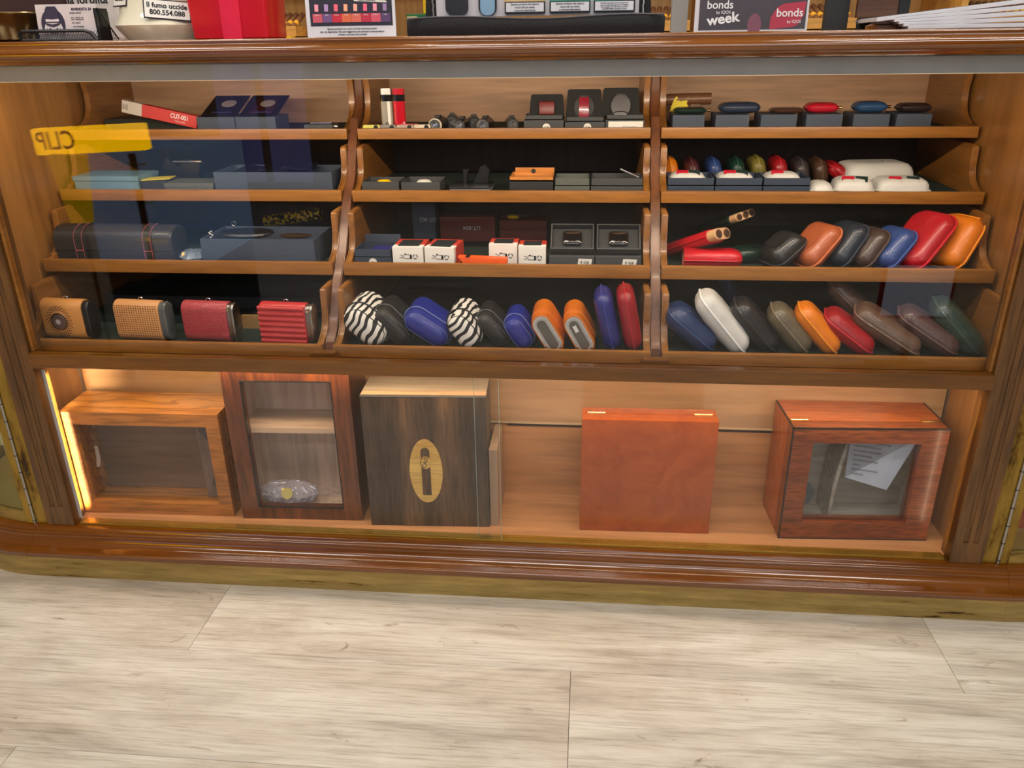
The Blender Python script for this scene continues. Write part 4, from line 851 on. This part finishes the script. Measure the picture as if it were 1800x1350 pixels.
icon_box('white lighter box standing beside the two black gift boxes', -.1405, -.0835, .046, .184, .055)
t = thing('lying_carton', 'bright orange carton lying slanted in front of the white lighter boxes', 'carton', (-.213, .1655, z3+.0002), (0, 0, R(-3)))
link('carton', prism([(-.044, 0), (.050, 0), (.050, .024), (-.052, .026), (-.038, .010)], 'Y', 0, .020, .0005), ORG, t); link('black_panel', bx(-.034, .016, -.0006, -.0001, .003, .011), BLACK, t); link('black_band', bx(-.036, -.028, -.0006, .020, .0255, .0264), BLACK, t); link('black_square', bx(.030, .044, -.0006, -.0001, .003, .010), BLACK, t)
def gift(label, x0, x1, tagx):
    t = thing('gift_box', label, 'box', ((x0+x1)/2, .183, z3), (0, 0, 0), 'black gift boxes on the third middle tray'); w = x1-x0
    link('box_base', bx(-w/2, w/2, 0, .060, 0, .026, .0006), CHAR, t)
    ft = link('tilted_insert', openbox(-w/2+.002, w/2-.002, -.004, .062, -.014, .004, .0025), CHAR, t, loc=(0, .010, .040), rot=(R(38), 0, 0))
    link('insert_floor', bx(-w/2+.006, w/2-.006, .002, .056, -.0110, -.006), plain('dark_insert', (44, 46, 47), .7), ft)
    link('black_lighter', loft([[(a, b+.028, q) for a, b in rrect(.020-k, .017-k, .006)] for q, k in ((-.006, 0), (0.001, 0), (.004, .003))]), plain('piano_black', (14, 12, 12), .06, coat=1), ft, True)
    link('silver_trim', tube([(.016*math.cos(R(a)), .006+.010*math.sin(R(a)), .004) for a in range(10, 171, 20)], .0012), CHROME, ft, True)
    tg = link('price_tag', prism([(-.014, -.004), (.014, -.004), (.016, .008), (-.012, .009)], 'Y', 0, .0005), WHITE, t, loc=(tagx, -.0009, .0125)); text('€ 12.50', .007, INK, t, (tagx+.001, -.0016, .014), squeeze=.8)
    return t
gift('black gift box with tilted lighter insert beside the last white lighter box', -.0765, .0165, .026)
gift('black gift box with tilted lighter insert at the right end of the third middle tray', .0185, .1120, .022)
# back row
def back_box(label, x0, x1, y, h, mat, s, d=.05):
    o = tag(link('stacked_carton', bx(x0, x1, y, y+d, z3, z3+h, .0008), mat, None), label, 'carton', 'cartons at the back of the third middle tray')
    if s: text(s, .013, INKW, o, ((x0+x1)/2+.01, y-.0006, z3+h*.55), (PI/2, PI, 0))
    return o
back_box('dark red carton with upside-down white lettering at the back of the third tray', -.345, -.215, .42, .058, plain('dim_red_carton', (120, 40, 30), .6), 'LIT-004')
back_box('dark red carton without lettering right of the lettered one', -.205, -.095, .43, .048, MATS['dim_red_carton'], '')
back_box('grey-blue carton with upside-down lettering standing behind the white pair', -.415, -.360, .44, .085, plain('dim_blue_carton', (84, 94, 110), .6), 'LIT-002')
t = thing('small_cutter', 'small yellow and black cutter lying on the back cartons', 'cutter', (-.175, .455, z3+.0485)); link('yellow_body', lathe([(.014, 0), (.016, .003), (.012, .007)], 20, sy=.6), YEL, t, True, loc=(0, 0, 0)); link('black_lever', bx(.012, .035, -.004, .004, .002, .010, .001), BLACK, t)
# cigar cases with wooden tubes
def cedar_case(label, loc, rot, w, L, Tt, col, holes, wl=.022):
    m = leather(*col); cm = wood('bright_cedar', (206, 160, 112), (232, 194, 146), .5, 'Y', 12, .1)
    t = thing('cigar_case', label, 'cigar case', loc, rot, 'open cigar cases on the third right tray')
    def sec(y, k): return [(a, y, b) for a, b in rrect(w/2-k, Tt/2-k, Tt*.46, 6)]
    link('leather_body', loft([sec(0, 0), sec(L-.01, 0), sec(L, .006)]), m, t, True)
    link('seam', tube([(w/2+.0008, y, 0) for y in (0, L*.5, L-.012)], .0016), m, t, True); link('seam', tube([(-w/2-.0008, y, 0) for y in (0, L*.5, L-.012)], .0016), m, t, True)
    link('cedar_tube', loft([sec(-wl, .0035), sec(-wl+.001, .0025), sec(0.0005, .0025)]), cm, t, True)
    for i in range(holes):
        cx = (i-(holes-1)/2)*(w-.006)/holes
        h = link('bore', cyl((cx, -wl-.0004, 0), (cx, -wl+.0002, 0), Tt*.34, n=24), plain('bore_dark', (120, 82, 50), .8), t); link('bore_shade', cyl((cx+.001, -wl-.0007, -.0006), (cx+.001, -wl-.0003, -.0006), Tt*.27, n=24), plain('bore_shade_brown', (60, 36, 22), .9), h)  # flat discs; their dark tones paint the shade inside each bore
    return t
cedar_case('red leather cigar case with two-bore cedar tube sticking out, propped over the red cap', (.258, .205, .728), (R(-24), R(4), R(40)), .052, .125, .028, ('scarlet', (190, 18, 34)), 2)
cedar_case('dark green leather cigar case with three-bore cedar tube at the back', (.320, .300, .748), (R(-22), R(-10), R(34)), .058, .11, .022, ('bottle', (16, 44, 34)), 3)
def cap(label, loc, rot, L, w, Tt, col):
    m = leather(*col); t = thing('leather_sleeve', label, 'case cap', loc, rot, 'loose cigar case caps on the third right tray')
    def sec(x, k): return [(x, a, b) for a, b in rrect(w/2-k, Tt/2-k, Tt*.46, 6)]
    bm = loft([sec(0, 0), sec(L-.02, 0), sec(L-.008, .003), sec(L-.002, .008), sec(L, .013), ], False); bm.faces.new([v for v in bm.verts][-len(sec(0, 0)):]); 
    o = link('leather_shell', bm, m, t, True); md = o.modifiers.new('thick', 'SOLIDIFY'); md.thickness = .0022
    link('seam', tube([(x, -w/2-.0008, 0) for x in (0, L*.5, L-.016)] + [(L-.004, -w/2+.006, 0)], .0017), m, t, True)
    link('lining', loft([sec(.001, .0026), sec(L*.6, .003)], False), plain('suede_lining', (150, 118, 82), .9), t, True)
    return t
cap('red leather cigar case cap lying with open end to the left on the third tray', (.199, .212, z3+.0195), (0, 0, R(-2)), .118, .055, .036, ('scarlet', (190, 18, 34)))
cap('dark green leather cigar case cap lying behind the red one', (.375, .27, z3+.017), (0, 0, R(196)), .075, .055, .030, ('bottle', (16, 44, 34)))

# ------------------------------------------------------------------ things on the counter top
CT = 1.1072
t = thing('metal_bowl', 'pewter-coloured flared metal bowl at the left end of the countertop', 'bowl', (-1.045, .06, CT))
bm = lathe([(.030, 0), (.034, .003), (.040, .004), (.050, .022), (.062, .038), (.078, .046), (.076, .047), (.058, .040), (.046, .024), (.035, .007)], 40)
link('bowl', bm, plain('pewter_gold', (150, 132, 92), .22, .85), t, True); link('rim', tube([(.077*math.cos(R(a)), .077*math.sin(R(a)), .0465) for a in range(0, 360, 12)], .0016, True), MATS['pewter_gold'], t, True)
tag(link('dark_framed_box', bx(-1.14, -1.012, .16, .20, 1.16, 1.26, .002), plain('plum_brown', (66, 44, 44), .4), None), 'dark plum framed panel behind the metal bowl', 'panel')
tag(link('panel_stand', bx(-1.13, -1.03, .162, .198, CT, 1.1597, .002), BLACKM, None), 'black stand holding the dark panel behind the metal bowl', 'stand')
t = thing('paper_bag', 'white paper bag printed la fortifita behind the business cards', 'bag', (-.96, .19, CT), (0, 0, 0))
link('bag_body', bx(-.085, .050, 0, .05, 0, .11, .006), plain('bag_white', (208, 202, 196), .6, bump=.4, bscale=60), t); text('la fortifita', .021, INK, t, (-.010, -.0007, .0735), bold=.0004)
t = thing('card_holder', 'black wire-mesh card holder on the countertop', 'card holder', (-.925, .012, CT))
fr = bmesh.new()
tube([(-.075, 0, .001), (-.077, 0, .012), (-.071, 0, .0165), (.044, 0, .0165), (.056, 0, .013), (.066, 0, .001)], .0032, bm=fr); tube([(-.075, 0, .002), (.066, 0, .002)], .0026, bm=fr)
link('front_rim', fr, BLACK, t, True)
ms = bmesh.new()
for i in range(30):
    x = -.073+i*.0047
    for s in (-1, 1):
        a = (x, .0004*s, .002); b = (x+s*.0085, .0004*s, .016); tube([a, b], .00042, n=4, bm=ms)
link('mesh', ms, BLACK, t, kind='stuff')
link('side_plate', bx(.0655, .0700, .002, .040, 0, .052, .001), BLACK, t); link('back_plate', bx(-.075, .070, .038, .041, 0, .048, .001), BLACK, t)
sd = bmesh.new(); tube([(.071, .006, .052), (.079, .045, .002)], .0012, bm=sd)
for i in range(8): tube([(.0705+.001*i, .008+.004*i, .046-.005*i), (.0715+.0008*i, .012+.004*i, .002)], .0005, n=4, bm=sd)
link('side_mesh', sd, BLACK, t)
c = thing('business_card', 'white business card with top-hat dog emblem standing in the mesh holder', 'card', (-.912, .019, CT+.0035), (R(-6), 0, 0))
link('card_stack', bx(-.0585, .053, 0, .012, 0, .056), plain('card_white', (212, 200, 200), .6), c)
PLUM = plain('plum_ink', (52, 44, 68), .6); CW = plain('card_white2', (220, 210, 210), .6)
em = link('emblem_disc', ell(.022, .0255, 40, -.0006, -.0001, -.029, .024), PLUM, c)
link('emblem_face', prism([(-.029+.017*math.cos(R(a))*1.0, .014+.019*math.sin(R(a))) for a in range(0, 360, 15)], 'Y', -.0011, -.0007), CW, em)
link('emblem_hat', prism([(-.042, .0265), (-.016, .0265), (-.0175, .047), (-.021, .0525), (-.037, .0525), (-.0405, .047)], 'Y', -.0016, -.0012), PLUM, em)
link('hat_band', prism([(-.0415, .028), (-.0165, .028), (-.0170, .0325), (-.029, .0315), (-.0410, .0325)], 'Y', -.0021, -.0017), CW, em)
link('hat_brim', prism([(-.050, .0285), (-.040, .0255), (-.029, .0235), (-.018, .0255), (-.008, .0285), (-.014, .0265), (-.018, .0225), (-.029, .0195), (-.040, .0225), (-.044, .0265)], 'Y', -.0026, -.0022), PLUM, em)
fc = bmesh.new()
for x in (-.0355, -.0225): bmesh.ops.create_uvsphere(fc, u_segments=8, v_segments=6, radius=.0017, matrix=Matrix.Translation((x, -.0012, .0165)) @ Matrix.Diagonal((1, .3, 1, 1)))
bmesh.ops.create_uvsphere(fc, u_segments=8, v_segments=6, radius=.0019, matrix=Matrix.Translation((-.029, -.0012, .0135)) @ Matrix.Diagonal((1.3, .3, .8, 1)))
tube([(-.036, -.0013, .007), (-.033, -.0013, .0105), (-.029, -.0013, .009), (-.025, -.0013, .0105), (-.022, -.0013, .007)], .0005, n=4, bm=fc)
tube([(-.041, -.0013, .018), (-.042, -.0013, .008), (-.038, -.0013, .003)], .0004, n=4, bm=fc); tube([(-.017, -.0013, .018), (-.016, -.0013, .008), (-.020, -.0013, .003)], .0004, n=4, bm=fc)
link('emblem_lines', fc, PLUM, em)
text('RIVENDITA 24', .0058, PLUM, c, (.026, -.0005, .0475), bold=.0002); text('VENEZIA MESTRE', .0028, PLUM, c, (.014, -.0005, .0415)); text('VIA A. PIAVE, 17/b\n30171 MESTRE VE', .0030, PLUM, c, (.0165, -.0005, .0325)); text('TEL. 974718', .0030, PLUM, c, (.0135, -.0005, .0255)); text('+39 3471462790', .0030, PLUM, c, (.0165, -.0005, .0195))
# ceramic jar
t = thing('ceramic_jar', 'cream ceramic jar with health warning plates on the countertop', 'jar', (-.772, .095, CT)); k = 1.04
link('jar_body', lathe([(.066*k, 0), (.068*k, .003), (.081*k, .020), (.083*k, .024), (.081*k, .027), (.072*k, .045), (.066*k, .075), (.064*k, .13)], 56), IVORY, t, True)
def plate(t, s, cx, cz, w, h, rz, y, size, rr):
    g = thing_part('warning_plate', t, (cx, y, cz), (R(-9), rr, rz))
    return g
def wplate(t, s, loc, rot, w, h, size):
    o = link('warning_plate', bx(-w/2, w/2, 0, .0012, -h/2, h/2), INK, t, loc=loc, rot=rot); link('plate_face', bx(-w/2+.002, w/2-.002, -.0005, -.0001, -h/2+.002, h/2-.002), WHITE, o)
    text(s, size, INK, o, (0, -.0008, 0), bold=.0003)
wplate(t, 'Il fumo uccide\n800.554.088', (.040, -.068, .0475), (R(-16), R(5), R(26)), .076, .033, .0115)
wplate(t, 'Non iniziare', (-.052, -.050, .066), (R(-14), 0, R(-36)), .05, .024, .0068)
# red container
t = thing('red_container', 'glossy red tapered plastic container beside the ceramic jar', 'container', (-.625, .075, CT))
def sq(z, hx, hy): return [(a, b, z) for a, b in rrect(hx, hy, .006, 3)]
link('body', loft([sq(0, .066, .045), sq(.002, .068, .047), sq(.14, .074, .052)]), REDP, t, True)
link('front_rib', prism([(-.012, 0), (.022, 0), (.024, .12), (-.012, .12)], 'Y', -.0505, -.0475), plain('bright_red_plastic', (232, 30, 44), .2, coat=.5), t)
# acrylic poster sign
t = thing('product_sign', 'white acrylic stand with dark product poster and small print beneath', 'sign', (-.4105, .030, CT), (R(-4), 0, R(2)))
link('card', bx(-.077, .077, 0, .003, 0, .14), PAPER, t)
ps_ = link('poster', bx(-.070, .072, -.0006, -.0001, .018, .13), plain('night_blue', (38, 34, 52), .5), t)
cols = [(214, 92, 110), (120, 84, 140), (206, 40, 60), (226, 110, 70), (224, 110, 90), (196, 40, 70), (220, 90, 110), (92, 64, 110)]
names = ['Russet', 'Blue', 'Amber', 'Gold', 'Yellow', 'Sienna', 'Bronze', 'Teak']
for i, cc in enumerate(cols):
    x = -.0655+i*.0168
    f = link('flavour_panel', bx(x, x+.0164, -.0009, -.0007, .0235, .0370), plain('flav%d' % i, cc, .5), ps_)
    pk = link('product_picture', prism([(x+.004, .041), (x+.0105, .0405), (x+.011, .0515), (x+.0045, .052)], 'Y', -.0009, -.0007), plain('pack%d' % i, tuple(min(255, q+70) for q in cc), .5), ps_); text(names[i], .0030, INKW, ps_, (x+.008, -.0011, .0350))
link('white_banner', prism([(.008, .056), (.064, .0535), (.062, .0565), (.006, .0595)], 'Y', -.0009, -.0007), WHITE, ps_); text('NOVITA DISPONIBILE', .0030, INK, ps_, (.030, -.0011, .0566))
text('Questo prodotto non è privo di rischi e fornisce nicotina\nche crea dipendenza. Solo per maggiorenni che altrimenti continuerebbero\na fumare o ad usare altri prodotti', .0045, INK, t, (.001, -.0005, .0088), squeeze=.82)
for lab, nm, x0, x1, y, h, m in [('green cigarillo box between the poster sign and the black display', 'green_box', -.337, -.306, .14, .038, GRN), ('bright yellow box standing on the green one behind the black display', 'yellow_box', -.308, -.272, .155, .0, YEL)]:
    if nm == 'green_box': g = tag(link(nm, bx(x0, x1+.02, y, y+.05, CT, CT+h, .001), m, None), lab, 'box'); text('EGANTE', .0065, plain('gold_print', (196, 190, 90), .4), g, (x0+.014, y-.0006, CT+.018)); link('cream_panel', bx(x0+.001, x0+.020, y-.0006, y-.0001, CT+.026, CT+.034), plain('cream_print', (220, 214, 170), .5), g)
    else: tag(link(nm, bx(x0, x1, y, y+.03, CT+.0385, CT+.064, .001), m, None), lab, 'box')
# black zipped display with devices
t = thing('zip_display', 'black zipped fabric display case showing white panel with devices and packs', 'display', (-.097, .052, CT))
FB = plain('black_fabric', (20, 20, 22), .8, bump=.8, bscale=500)
bm = bmesh.new(); rr = []
for i in range(17):
    f = i/16; x = -.217+.434*f; hh = .0285+.0025*math.sin(f*9)-(.003 if i in (0, 16) else 0); dy = .0 if 0 < i < 16 else .004
    rr.append([(x, -.022+dy, .0), (x, -.025+dy, .010), (x, -.024+dy, hh-.004), (x, -.020+dy, hh), (x, .03, hh), (x, .034, .001)])
link('zip_front', loft(rr, True, True), FB, t, True)
link('zip', tube([(-.215+.43*i/24, -.0225, .0270+.0025*math.sin(i/24*9)) for i in range(25)], .0016), plain('zip_grey', (70, 70, 74), .5), t, True)
link('side_gusset', prism([(-.175, .030), (-.190, .030), (-.182, .16), (-.172, .16)], 'Y', .012, .05), FB, t); link('side_gusset', prism([(.176, .030), (.196, .030), (.186, .16), (.176, .16)], 'Y', .012, .05), FB, t)
wp = link('white_panel', bx(-.171, .175, .014, .020, .030, .16), plain('panel_white', (205, 200, 204), .5), t)
link('dark_device', loft([[(a-.1345, y, b+.0785) for a, b in rrect(.0195, .045, .010)] for y in (.0085, .0138)]), plain('device_black', (32, 32, 40), .4), wp, True)
link('blue_device', loft([[(a-.0815, y, b+.0735) for a, b in rrect(.0125, .042, .010)] for y in (.0085, .0138)]), plain('device_blue', (140, 176, 206), .3), wp, True); link('blue_device_shell', loft([[(a-.0815, y, b+.0745) for a, b in rrect(.0155, .043, .012)] for y in (.0095, .0137)]), BLACK, wp, True)
for i, (x, c1, c2, s) in enumerate([(-.0175, (208, 176, 120), (228, 206, 160), 'Questo prodotto del tabacco\nnuoce alla tua salute\ne provoca dipendenza'), (.059, (40, 160, 140), (150, 206, 190), 'Questo prodotto del tabacco\nnuoce alla tua salute\ne provoca dipendenza'), (.1335, (40, 168, 150), (190, 220, 200), 'Prodotto contenente nicotina, sostanza che\ncrea un elevata dipendenza. Uso sconsigliato\nai non fumatori. Per info chiama il numero\nverde 800554088 dell Istituto di Sanita')]):
    p = link('warning_pack', bx(x-.0345, x+.0345, .0090, .0138, .0335, .12, .001), plain('pk%d' % i, c1, .4), wp); link('pack_wave', prism([(x-.033, .053), (x+.033, .053), (x+.033, .062), (x-.010, .056)], 'Y', .0084, .0088), plain('wv%d' % i, c2, .4), p)
    link('pack_frame', bx(x-.0345, x+.0345, .0080, .0083, .0335, .0515), INK, p); link('warning_label', bx(x-.0322, x+.0322, .0074, .0078, .0360, .0500), PAPER, p); text(s, .0046 if i < 2 else .0030, INK, p, (x, .0070, .0430), squeeze=.88)
for x in (-.176, .182): link('chain', tube([(x+.002*math.sin(q*3), .010, .030+.006*q) for q in range(12)], .0016), STEEL, t, True)
# bonds signs
t = thing('promo_sign', 'acrylic promotional sign with dark photo, white lettering and red panel', 'sign', (.2605, .035, CT), (R(-3), 0, R(-1)))
link('acrylic_frame', bx(-.092, .090, 0, .004, 0, .16), plain('acrylic_grey', (206, 204, 206), .2), t)
p_ = link('photo_panel', bx(-.085, .0865, -.0006, -.0001, .003, .157), plain('dark_photo', (52, 36, 44), .3, var=.35), t)
text('bonds', .0175, INKW, p_, (-.052, -.0011, .0405), bold=.0002); text('by IQOS', .0065, INKW, p_, (-.046, -.0011, .0295)); text('week', .0215, INKW, p_, (-.046, -.0011, .0195), (PI/2, R(-7), 0), bold=.0006, squeeze=1.1)
rp_ = link('red_panel', prism([(.030, .003), (.030, .020), (.040, .036), (.050, .041), (.085, .044), (.083, .024), (.074, .009), (.066, .006)], 'Y', -.0009, -.0007), plain('panel_red', (176, 40, 66), .4), p_)
text('bonds', .0175, INKW, rp_, (.060, -.0014, .0270), bold=.0002); text('by IQOS', .0062, INKW, rp_, (.068, -.0014, .0140))
link('petal_shape', ell(.011, .017, 24, -.0009, -.0007, .005, .010), plain('petal', (126, 74, 92), .5), p_)
# right end
t = thing('stacked_boards', 'fanned stack of white foam boards with grey edges at the right end of the countertop', 'boards', (.62, .06, CT))
WB = plain('foam_board', (216, 216, 222), .45); WG = plain('board_grey', (120, 122, 130), .6)
for i in range(5):
    x0 = -.150-.004*i if i < 4 else -.185
    b = link('foam_board', bx(x0+.04, .26, -.10, .12, 0, .0058, .0006), WB, t, loc=(-.02, .0, .0006+.0066*i), rot=(0, R(-.2-1.5*i), R(-2-1.5*i))); link('board_core', bx(x0+.041, .259, -.0990, .1190, .0059, .0065), WG, b)
t = thing('wooden_ashtray', 'brown varnished wooden rest under the white boards', 'rest', (.478, .02, CT)); link('body', loft([[(a, b, q) for a, b in rrect(.036-k, .022-k, .012)] for q, k in ((0, .0), (.006, 0), (.0085, .006))]), CHbase, t, True)
t = tag(link('wooden_plaque', bx(.463, .532, .16, .172, 1.1275, 1.24, .002), wood('walnut', (74, 44, 28), (106, 66, 42), .5, 'X', 20, .1), None), 'dark walnut plaque with round brass seal behind the white boards', 'plaque')
link('brass_seal', ell(.014, .014, 28, .1575, .1597, .498, 1.172), HB, t)
tag(link('plaque_stand', bx(.47, .527, .16, .18, CT, 1.1272, .001), BLACKM, None), 'black foot beneath the walnut plaque', 'stand')
tag(link('black_upright', bx(.5345, .553, .165, .19, CT, 1.3, .001), BLACK, None), 'narrow black upright beside the walnut plaque', 'upright')
tag(link('black_upright', bx(.418, .458, .19, .21, CT, 1.3, .001), BLACKM, None), 'wide black upright between cigar shelf and walnut plaque', 'upright')
tag(link('grey_upright', bx(.138, .166, .12, .14, CT, 1.3, .001), plain('pale_grey_post', (172, 172, 168), .5), None), 'pale grey upright left of the promotional sign', 'upright')
tag(link('brown_upright', bx(-.523, -.505, .16, .18, CT, 1.3, .001), CHZ, None), 'brown wooden upright left of the poster sign', 'upright')
# ------------------------------------------------------------------ back shelves behind the counter
SH = wood('amber_shelf', (176, 124, 52), (220, 170, 88), .5, 'X', 8, .1); sv = thing('back_shelving', 'amber wooden cigar shelving along the wall behind the counter', 'shelving', (0, 0, 0))
for z in (.6, 1.09, 1.40, 1.72): link('shelf_board', bx(-2.3, 1.9, 1.40, 1.739, z, z+.025, .001), SH, sv)
for x in (-2.3, -1.32, -.52, .35, 1.13, 1.88): link('upright_board', bx(x, x+.02, 1.401, 1.739, 0, 2.1), SH, sv)
link('back_board', bx(-2.3, 1.9, 1.740, 1.748, 0, 2.1), wood('amber_back', (186, 138, 66), (222, 178, 104), .5, 'Z', 6, .1), sv)
CG = plain('cigar_brown', (112, 70, 36), .7); CB = plain('cigar_band', (214, 160, 52), .4); n = 0
def cigars(label, x0, cnt, dx, lean):
    g = thing('cigar_box', label, 'cigar box', (x0, 1.415, 1.1155), (0, 0, 0), 'open cigar boxes on the back shelf'); W = cnt*dx
    link('tray', openbox(-.006, W+.006, 0, .13, 0, .035, .004), SH, g)
    for i in range(cnt):
        c = cyl((dx*(i+.5), .012, .028), (dx*(i+.5)+lean, .105, .072), dx*.42, n=10); q = link('cigar', c, CG, g, True)
        link('band', cyl((dx*(i+.5)+lean*.25, .035, .0389), (dx*(i+.5)+lean*.42, .051, .0464), dx*.45, n=10), CB, q, True)
for lab, x, cnt, lean in [('open cigar box on the back shelf seen left of the brown upright', -1.16, 8, .01), ('open cigar box on the back shelf seen right of the promotional sign', .66, 8, -.02), ('open cigar box on the back shelf behind the right edge of the black display', .18, 6, .01), ('open cigar box on the back shelf behind the white boards', 1.18, 8, .015)]: cigars(lab, x, cnt, .021, lean)
tag(link('yellow_carton', bx(-1.15, -.985, 1.36, 1.3995, 1.09, 1.118, .001), YEL, None), 'flat yellow carton in front of the left cigar box', 'carton')
tag(link('carton_bracket', bx(-1.14, -.995, 1.365, 1.3995, .62, 1.0895, .001), SH, None), 'wooden bracket board under the flat yellow carton', 'bracket')
# ------------------------------------------------------------------ furniture behind the camera, mirrored in the glass
t = thing('sales_stand', 'yellow floor sales stand with slanted header strip and black lettering', 'stand', (-1.50, -1.0, 0), (0, 0, R(0)))
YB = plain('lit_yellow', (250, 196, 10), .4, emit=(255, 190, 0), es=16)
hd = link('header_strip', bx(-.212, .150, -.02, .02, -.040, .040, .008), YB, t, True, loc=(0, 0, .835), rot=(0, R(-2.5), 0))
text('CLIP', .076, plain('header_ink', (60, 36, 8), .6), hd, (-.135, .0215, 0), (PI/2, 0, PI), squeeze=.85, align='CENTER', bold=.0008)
link('tapered_body', prism([(-.150, .793), (-.035, .793), (-.060, .585), (-.120, .585)], 'Y', .03, .06), plain('olive_yellow_glow', (190, 160, 10), .5, emit=(190, 150, 0), es=4), t)  # body is given a glow to strengthen its mirror image
link('base_plate', bx(-.16, .16, -.15, .15, 0, .02, .002), BLACK, t); link('pole', cyl((.09, .0, .02), (.09, 0, .79), .011), BLACK, t, True); link('pole', cyl((-.09, .045, .02), (-.09, .045, .585), .006), BLACK, t, True)
t = thing('drawer_cabinet', 'pale grey-blue drawer cabinet behind the yellow sales stand', 'cabinet', (-1.70, -1.75, 0))
CBm = plain('glowing_blue_grey', (130, 150, 176), .5, emit=(120, 150, 190), es=2.3)  # cabinet is no lamp; glow added so its reflection shows in the glass
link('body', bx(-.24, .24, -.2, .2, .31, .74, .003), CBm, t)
link('plinth_box', bx(-.23, .23, -.19, .19, 0, .3099), BLACKM, t)
for i in range(2, 5):
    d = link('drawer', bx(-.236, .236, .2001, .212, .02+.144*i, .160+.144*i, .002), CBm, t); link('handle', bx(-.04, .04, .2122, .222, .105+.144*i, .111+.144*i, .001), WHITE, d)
t = thing('wall_poster', 'red-framed notice board on a low stand behind the camera', 'notice board', (1.12, -1.3, 0)); link('frame', bx(-.12, .12, -.01, .01, .20, .40, .002), REDC, t); link('sheet', bx(-.108, .108, .0101, .012, .212, .388), plain('glowing_notice', (220, 220, 230), .6, emit=(200, 205, 225), es=1.6), t); link('foot', bx(-.10, .10, -.08, .08, 0, .012), BLACK, t); link('leg', bx(-.012, .012, -.008, .008, .0121, .1999), BLACK, t)  # paper sheet with an added glow, so the glass mirrors it visibly
